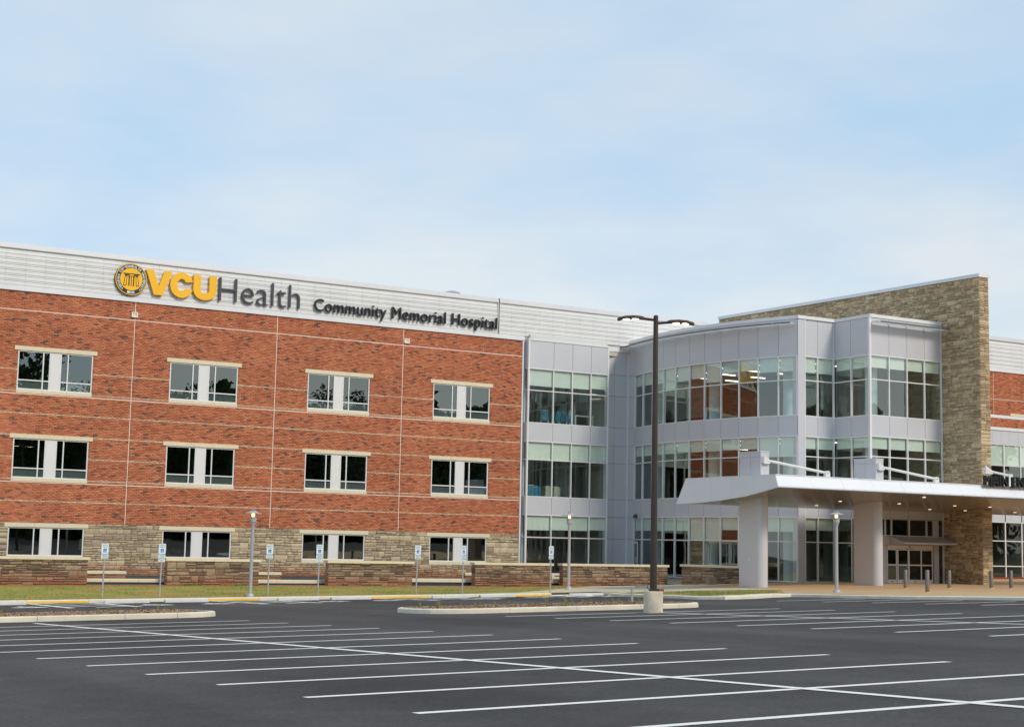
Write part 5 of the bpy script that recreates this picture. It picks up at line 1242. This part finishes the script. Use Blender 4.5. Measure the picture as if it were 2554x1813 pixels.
# ------------------------------------------------------------------ lamps
def post_lamp(h):
    t = thing('post_lamp', 'x', 'lamp', (0, 0, 0), 'grey post-top lamps')
    MB().lathe([(0.20, -0.15), (0.20, 0.10), (0.17, 0.14), (0.10, 0.15)], 20).build('base', 'lamp_grey', t, True, True)
    MB().lathe([(0.09, 0.1), (0.078, h-0.72)], 16).build('pole', 'lamp_grey', t, True, True)
    MB().lathe([(0.115, h-0.74), (0.115, h-0.66), (0.165, h-0.62), (0.165, h-0.40), (0.13, h-0.36)], 20).build('collar', 'lamp_grey', t, True, True)
    MB().lathe([(0.075, h-0.36), (0.085, h-0.28), (0.08, h-0.17)], 16).build('globe', 'lamp_glow', t, True, True)
    for k in range(3):
        a = 2*math.pi*k/3+0.6; MB().tube((0.13*math.cos(a), 0.13*math.sin(a), h-0.37), (0.13*math.cos(a), 0.13*math.sin(a), h-0.14), 0.01, n=6).build('rib', 'lamp_grey', t, False, True)
    MB().lathe([(0.42, h-0.185), (0.425, h-0.17), (0.19, h-0.09), (0.15, h-0.06), (0.05, h-0.045)], 24).build('shade', 'lamp_grey', t, True, True)
    MB().lathe([(0.05, h-0.047), (0.05, h-0.03), (0.12, h-0.02), (0.12, h), (0.05, h+0.02)], 16).build('finial', 'lamp_grey', t, True, True)
    return t
pl = post_lamp(4.35)
for i, (px, py, top, lb) in enumerate(((623.7, 1487, 1272, 'grey post-top lamp standing alone on the lawn before the brick wing'), (1418, 1469.4, 1278, 'grey post-top lamp by the narrow gap in the low walls'), (2087, 1477, 1275.5, 'grey post-top lamp on the entrance plaza by the canopy'))):
    P = on((px, py), apron); h = (py-top)*float((P-CAM) @ AX[2])/F0
    o = pl if i == 0 else copy_tree(pl, tuple(P)); o.location = tuple(P); o['label'] = lb; o.scale = (h/4.35,)*3
tl = on((1629, 1527.6), lot)
t = thing('parking_light', 'tall bronze parking lot light with twin lit heads on a concrete base', 'street light', tuple(tl), rotz=0)
MB().lathe([(0.335, -0.2), (0.335, 0.70), (0.31, 0.74), (0.05, 0.745)], 28).build('concrete_base', 'concrete', t, True, True)
MB().lathe([(0.19, 0.745), (0.19, 0.80), (0.14, 0.83)], 4).build('base_plate', 'bronze_metal', t, False, True)
HP = 10.35; MB().lathe([(0.125, 0.8), (0.085, HP), (0.05, HP+0.03)], 16).build('pole', 'bronze_metal', t, True, True)
for sgn, az, dz in ((-1, rad(180-30), 0.0), (1, rad(-30), -0.12)):
    hd_ = bpy.data.objects.new('lamp_head', MB().mesh('e', 'bronze_metal')) if False else None
    m = MB(); ca, sa = math.cos(az), math.sin(az)
    def P3(u, v, w_): return (u*ca-v*sa, u*sa+v*ca, HP-0.12+dz+w_)
    prof = [(0.42, 0.06, 0.0), (0.55, 0.17, 0.02), (0.8, 0.215, 0.03), (1.1, 0.2, 0.01), (1.3, 0.12, -0.04), (1.36, 0.03, -0.06)]; V = []
    for u, hw, zc in prof: V += [P3(u, -hw, zc), P3(u, -hw*0.6, zc+0.085), P3(u, hw*0.6, zc+0.085), P3(u, hw, zc), P3(u, hw*0.7, zc-0.02), P3(u, -hw*0.7, zc-0.02)]
    f = [(k*6+j, k*6+(j+1) % 6, (k+1)*6+(j+1) % 6, (k+1)*6+j) for k in range(5) for j in range(6)]+[tuple(range(6)), tuple(range(35, 29, -1))]; m.add(V, f)
    h_ = m.build('lamp_head', 'bronze_metal', t, True, True)
    MB().tube(P3(0.05, 0, -0.02), P3(0.5, 0, 0.03), 0.045, 0.05, 8).build('arm', 'bronze_metal', t, True, True)
    for u in (0.72, 1.05):
        m = MB(); V = []; zc = 0.005 if u < 0.9 else -0.006
        for k in range(10): a = 2*math.pi*k/10; V.append(P3(u+0.12*math.cos(a), 0.085*math.sin(a), zc-0.028))
        for k in range(10): a = 2*math.pi*k/10; V.append(P3(u+0.12*math.cos(a), 0.085*math.sin(a), zc))
        m.add(V, [tuple(range(9, -1, -1)), tuple(range(10, 20))]+[(k, (k+1) % 10, 10+(k+1) % 10, 10+k) for k in range(10)]); m.build('led_panel', 'led_glow', h_, False, True)
V = []
cu = MB(); pr_ = None
for k in range(12):
    a = k/11*4.2; p = (-0.2-0.10*math.sin(a), -0.1+0.05*math.sin(a*0.7), 0.78+0.18*(1-math.cos(a))*0.5+0.05*k/11)
    if pr_: cu.tube(pr_, p, 0.014, n=6)
    pr_ = p
cu.build('loose_cable', 'dark_gasket', t, True, True)
MB().bbox(0.12, 0.34, -0.16, 0.06, 0.745, 0.82, 0.01).build('handhole_cover', 'terracotta', t, False, True)

# ------------------------------------------------------------------ bollards, sconces, small fittings
bm_ = None; bl = ['bollard of the row, second from the stone fin, door side', 'single bollard set forward of the row toward the kerb', 'bollard of the row, nearest the stone fin, door side', 'first bollard beyond the stone fin wall', 'second bollard beyond the stone fin wall']
bo = None
for i, (p, top) in enumerate((((1230, 1322), 1172), ((1407, 1355), 1174), ((1585, 1322), 1176), ((1925, 1322), 1178), ((2085, 1322), 1178))):
    P = on(z8(*p), apron, 0.004); h = (p[1]-top)*s2*float((P-CAM) @ AX[2])/F0
    if bo is None:
        bo = thing('bollard', 'x', 'bollard', (0, 0, 0), 'steel bollards before the main doors')
        MB().lathe([(0.105, -0.1), (0.105, 0.97), (0.085, 1.0), (0.02, 1.01)], 20).build('tube', 'bollard_steel', bo, True, True); MB().lathe([(0.15, -0.02), (0.15, 0.02), (0.108, 0.03)], 20).build('collar', 'yellow_paint', bo, True, True); o = bo
    else: o = copy_tree(bo, tuple(P))
    o.location = tuple(P); o.scale = (1, 1, h); o['label'] = 'brown-grey steel '+bl[i]
for px, lb in ((z1(1135, 695), 'square white wall light on the brick below the seal'), (z2(1265, 645), 'square white wall light on the brick below Memorial')):
    P = atY(px, -0.02); t = thing('wall_light', lb, 'wall light', (P[0], 0, P[2]), 'square lights high on the brick wall')
    w_, h = 0.195, 0.165
    MB().bbox(-w_, w_, -0.02, 0.01, -h, h, 0.004).build('back_plate', 'cast_stone', t, False, True); MB().box(-w_, w_, -0.12, -0.021, h-0.06, h).box(-w_, w_, -0.12, -0.021, -h, -h+0.06).box(-w_, -w_+0.07, -0.12, -0.021, -h+0.06, h-0.06).box(w_-0.07, w_, -0.12, -0.021, -h+0.06, h-0.06).build('frame', 'white_metal', t, False, True)
    MB().box(-w_+0.071, w_-0.071, -0.08, -0.0215, -h+0.061, h-0.061).build('lens', 'cast_stone', t, False, True)
P = atX(z7(1168, 770), C[0][0]-0.25)
t = thing('dome_light', 'small dark half-dome wall light above the side door in the curved wall', 'wall light', tuple(P))
MB().lathe([(0.20, -0.1), (0.20, -0.06), (0.17, 0.06), (0.10, 0.14), (0.02, 0.17)], 18).build('dome', 'bronze_metal', t, True, True); MB().lathe([(0.001, -0.108), (0.15, -0.108), (0.15, -0.101), (0.001, -0.101)], 14).build('lens', 'sign_white', t, False, True)
MB().box(0.05, 0.32, -0.05, 0.05, -0.05, 0.06).build('arm', 'bronze_metal', t, False, True)
P = atX(z7(2122, 1137), 45.42*S-0.06)
t = thing('round_plaque', 'small round white plaque on the canopy column', 'plaque', tuple(P))
n_ = 24; MB().add([(0, 0.16*math.cos(2*math.pi*i/n_), 0.16*math.sin(2*math.pi*i/n_)) for i in range(n_)]+[(0.015, 0.16*math.cos(2*math.pi*i/n_), 0.16*math.sin(2*math.pi*i/n_)) for i in range(n_)], [tuple(range(n_)), tuple(range(2*n_-1, n_-1, -1))]+[(i, (i+1) % n_, n_+(i+1) % n_, n_+i) for i in range(n_)]).build('disc', 'sign_white', t, False, True)
MB().lathe([(0.001, 0), (0.16, 0), (0.16, 0.001), (0.001, 0.001)], 4).v
for rr_ in (0.125,):
    m = MB(); V = []
    for i in range(n_):
        a = 2*math.pi*i/n_
        for q in (rr_, rr_-0.03): V.append((-0.004, q*math.cos(a), q*math.sin(a)))
    m.add(V, [(2*i, 2*((i+1) % n_), 2*((i+1) % n_)+1, 2*i+1) for i in range(n_)]); m.build('ring', 'sign_grey', t, False, True)
# roof vent
P = atY(z2(1652, 232), 7.0); t = thing('roof_vent', 'small mushroom exhaust vent just showing over the parapet', 'vent', (P[0], 7.0, PT-0.9))
hv = P[2]-(PT-0.9); MB().lathe([(0.35, 0), (0.35, hv-0.2)], 16).build('duct', 'galvanized', t, True, True); MB().lathe([(0.40, hv-0.2), (0.62, hv-0.14), (0.62, hv-0.06), (0.3, hv+0.06), (0.02, hv+0.08)], 20).build('cap', 'lamp_grey', t, True, True)
# furniture seen through the flat glazed bay
def chair(loc, rz, label):
    t = thing('lounge_chair', label, 'chair', loc, 'teal chairs behind the glass', rz)
    MB().bbox(-0.3, 0.3, -0.3, 0.3, 0.32, 0.48, 0.04).build('seat', 'teal_plastic', t, False, True)
    MB().add([(-0.3, 0.25, 0.4), (0.3, 0.25, 0.4), (0.22, 0.42, 1.05), (-0.22, 0.42, 1.05), (-0.3, 0.33, 0.4), (0.3, 0.33, 0.4), (0.22, 0.48, 1.05), (-0.22, 0.48, 1.05)], [(0, 1, 2, 3), (4, 7, 6, 5), (0, 4, 5, 1), (1, 5, 6, 2), (2, 6, 7, 3), (3, 7, 4, 0)]).build('backrest', 'teal_plastic', t, False, True)
    for sx in (-1, 1):
        for sy in (-1, 1): MB().tube((sx*0.25, sy*0.25, 0.33), (sx*0.28, sy*0.28, 0), 0.02, n=8).build('leg', 'frame_metal', t, False, True)
z3f = Z['S3']+0.0
for i, (x, y, rz) in enumerate(((57.1, 1.0, 2.6), (58.1, 1.3, 3.4), (58.9, 1.1, 2.2), (59.5, 1.6, 3.0))):
    chair((x, y, z3f-0.05), rz, ['teal chair behind the top floor glass nearest the brick wing', 'second teal chair behind the top floor glass from the brick wing', 'third teal chair behind the top floor glass from the brick wing', 'fourth teal chair behind the top floor glass, by the counter'][i])
t = thing('counter', 'white counter table behind the top floor glass', 'table', (60.6, 1.4, z3f-0.05)); MB().box(-0.8, 0.8, -0.3, 0.3, 0.80, 0.88).build('top', 'paper', t, False, True)
for sx in (-0.75, 0.75): MB().box(sx-0.04, sx+0.04, -0.28, 0.28, 0, 0.799).build('leg', 'paper', t, False, True)
z2f = Z['S2']-0.05
t = thing('blue_cart', 'blue cart with white sheet on top behind the middle floor glass', 'cart', (56.0, 0.9, z2f)); MB().bbox(-0.62, 0.62, -0.35, 0.35, 0.1, 0.85, 0.12).build('body', 'teal_plastic', t, False, True); MB().add([(-0.35, -0.38, 0.72), (0.35, -0.38, 0.72), (0.3, 0.1, 0.9), (-0.3, 0.1, 0.9)], [(0, 1, 2, 3)]).build('sheet', 'paper', t, False, True)
for i, (x, lb) in enumerate(((57.35, 'plastic-wrapped box beside the blue cart behind glass'), (58.05, 'plastic-wrapped box beyond the mullion from the blue cart'))):
    t = thing('wrapped_box', lb, 'box', (x, 0.9, z2f)); MB().bbox(-0.27, 0.27, -0.25, 0.25, 0, 0.86, 0.1).build('wrap', 'wrap', t, False, True)

# ------------------------------------------------------------------ grass blades on the lawn edge (uncountable)
rg = random.Random(77); V = []; Fs = []; Rn = []
lawn_poly = [(5, KY+0.5), (40.0, KY+0.5), (44.0, -17.2), (51.5, -11.8), (54.0, -9.7), (54.0, -8.7), (5, -8.7)]
strip_poly = [(47.2, -23.7), (45.9, -26.5), (45.25, -31.0), (44.5, -34.0), (44.8, -35.0), (46.5, -34.7), (48.5, -33.4), (50.9, -32.0), (53.4, -28.6), (51.8, -27.2), (49.3, -24.5)]
cache = {}
def hq(x, y):
    kx, ky = math.floor(x), math.floor(y)
    def g(i, j):
        if (i, j) not in cache: cache[(i, j)] = apron(i, j)
        return cache[(i, j)]
    fx, fy = x-kx, y-ky
    return g(kx, ky)*(1-fx)*(1-fy)+g(kx+1, ky)*fx*(1-fy)+g(kx, ky+1)*(1-fx)*fy+g(kx+1, ky+1)*fx*fy
for poly, cnt in ((lawn_poly, 42000), (strip_poly, 14000)):
    xs = [p[0] for p in poly]; ys = [p[1] for p in poly]
    for _ in range(cnt):
        x = rg.uniform(min(xs), max(xs)); y = rg.uniform(min(ys), max(ys))
        if not inpoly(x, y, poly): continue
        pn = math.sin(x*0.9+math.sin(y*1.3)*1.5)*math.cos(y*0.8-x*0.35)
        if rg.random() > 0.62+0.4*pn: continue
        z = hq(x, y)-0.006; a = rg.uniform(0, 6.3); h = rg.uniform(0.03, 0.075); w_ = 0.012; k = len(V)
        V += [(x-w_*math.cos(a), y-w_*math.sin(a), z), (x+w_*math.cos(a), y+w_*math.sin(a), z), (x+rg.uniform(-.04, .04), y+rg.uniform(-.04, .04), z+h)]; Fs.append((k, k+1, k+2)); Rn.append(min(1, max(0, rg.gauss(0.35-0.3*pn, 0.25))))
gl = link('grass', np_mesh('grass', V, Fs, 'grass_blades', Rn)); setp(gl, 'short patchy green and straw grass covering the lawn', 'grass', None, 'stuff')
# weeds at the foot of the second wall
V = []; Fs = []; Rn = []
for cxw, n_ in ((spans[1][0]+1.2, 60), (spans[1][0]+4.5, 45), (spans[1][1]-1.0, 60), (spans[3][1]-1.5, 20)):
    for _ in range(n_):
        x = cxw+rg.gauss(0, 0.35); y = YW-0.15-abs(rg.gauss(0, 0.12)); z = hq(x, y); a = rg.uniform(0, 6.3); h = rg.uniform(0.06, 0.22); k = len(V)
        V += [(x-0.02, y, z), (x+0.02, y, z), (x+math.cos(a)*0.08, y+math.sin(a)*0.08-0.03, z+h)]; Fs.append((k, k+1, k+2)); Rn.append(rg.uniform(0, 0.25))
setp(link('weed_clump', np_mesh('weed_clump', V, Fs, 'grass_blades', Rn)), 'green weeds growing along the foot of the low walls', 'weeds', None, 'stuff')

# ------------------------------------------------------------------ trees across the lot (behind the viewer, mirrored in the windows)
def tree_mesh(seed, h, rx):
    r = random.Random(seed); V = []; Fs = []; Rn = []
    clumps = []
    for _ in range(46):
        a = r.uniform(0, 6.3); u = r.random()**0.5; zc = r.uniform(0.2, 1.0); prof = math.sin(math.pi*min(1, (zc-0.12)/0.95))**0.7
        clumps.append((rx*u*prof*math.cos(a), rx*u*prof*math.sin(a), h*zc, rx*r.uniform(0.18, 0.34)))
    for cx_, cy_, cz_, cr in clumps:
        tone = r.random()
        for _ in range(95):
            d = Vector((r.gauss(0, 1), r.gauss(0, 1), r.gauss(0, 0.8))).normalized()*cr*r.uniform(0.55, 1.05); p = Vector((cx_, cy_, cz_))+d
            a = Vector((r.gauss(0, 1), r.gauss(0, 1), r.gauss(0, 1))).normalized(); b = a.orthogonal().normalized(); s_ = r.uniform(0.18, 0.42); k = len(V)
            V += [tuple(p-a*s_), tuple(p+b*s_*0.6), tuple(p+a*s_), tuple(p-b*s_*0.6)]; Fs.append((k, k+1, k+2, k+3)); Rn.append(min(1, max(0, tone+r.uniform(-0.25, 0.25))))
    return np_mesh('crown', V, Fs, 'leaves', Rn)
crowns = [tree_mesh(200+i, 22.0, (5.5, 6.5, 4.2)[i]) for i in range(3)]
trk = MB().tube((0, 0, -0.5), (0.2, 0.1, 6), 0.42, 0.3, 10).tube((0.2, 0.1, 6), (0, 0, 17), 0.3, 0.08, 10).tube((0.15, 0.05, 6), (2.6, 0.6, 11), 0.16, 0.05, 8).tube((0.15, 0.05, 8), (-2.4, -0.8, 13), 0.14, 0.04, 8).tube((0.1, 0, 9), (-0.4, 2.6, 14), 0.13, 0.04, 8).mesh('trunk', 'bark', True)
rt = random.Random(31)
tx_ = [48.5, 58, 63.5, 70, 75.5, 82, 88, 95, 100.5, 107, 113, 120, 127, 134, 30, 20, 8, -6, -20, 142, 150]
for i, x in enumerate(tx_):
    h = 1.36 if i == 0 else rt.uniform(0.9, 1.08); y = -122-rt.uniform(0, 12) if i else -119.0
    t = thing('tree', 'tall dark leafy tree in the row across the parking lot' if i else 'tallest leafy tree in the row across the parking lot', 'tree', (x, y, lot(x, y)-0.9), 'trees across the parking lot')
    c = link('crown', crowns[i % 3], None, t, True); k = link('trunk', trk, None, t, True)
    t.scale = (h*rt.uniform(0.9, 1.1), h*rt.uniform(0.9, 1.1), h); t.rotation_euler = (0, 0, rt.uniform(0, 6.3))

rw_ = random.Random(91); V = []; Fs = []; Rn = []
def wtop(x): return 24.3+1.6*math.sin(x*0.11)+1.6*math.sin(x*0.37+1)+1.3*math.sin(x*0.83)+0.8*math.sin(x*2.1)-4.5*math.exp(-((x-61)/7.0)**2)
for _ in range(34000):
    x = rw_.uniform(-90, 250); zt = wtop(x); z = zt*(1-rw_.random()**1.6); y = -146+rw_.uniform(-3, 3)+2.0*math.sin(x*0.5+z*0.4)-2.5*(z/zt)**2
    a = Vector((rw_.gauss(0, 1), rw_.gauss(0, 0.6), rw_.gauss(0, 1))).normalized(); b = a.cross(Vector((0, 1, 0.2))).normalized(); q = rw_.uniform(0.5, 1.1); k = len(V); p = Vector((x, y, z))
    V += [tuple(p-a*q), tuple(p+b*q*0.7), tuple(p+a*q), tuple(p-b*q*0.7)]; Fs.append((k, k+1, k+2, k+3)); Rn.append(rw_.random()*0.6)
xs = np.arange(-92, 252, 2.0)
for i in range(len(xs)-1):
    k = len(V)
    for x in (xs[i], xs[i+1]): V += [(x, -149.0, -1.0), (x, -149.0, wtop(x)-1.6)]
    Fs.append((k, k+2, k+3, k+1)); Rn.append(0.0)
setp(link('woods', np_mesh('woods', V, Fs, 'leaves', Rn)), 'dense dark wood beyond the far side of the parking lot', 'woods', None, 'stuff')
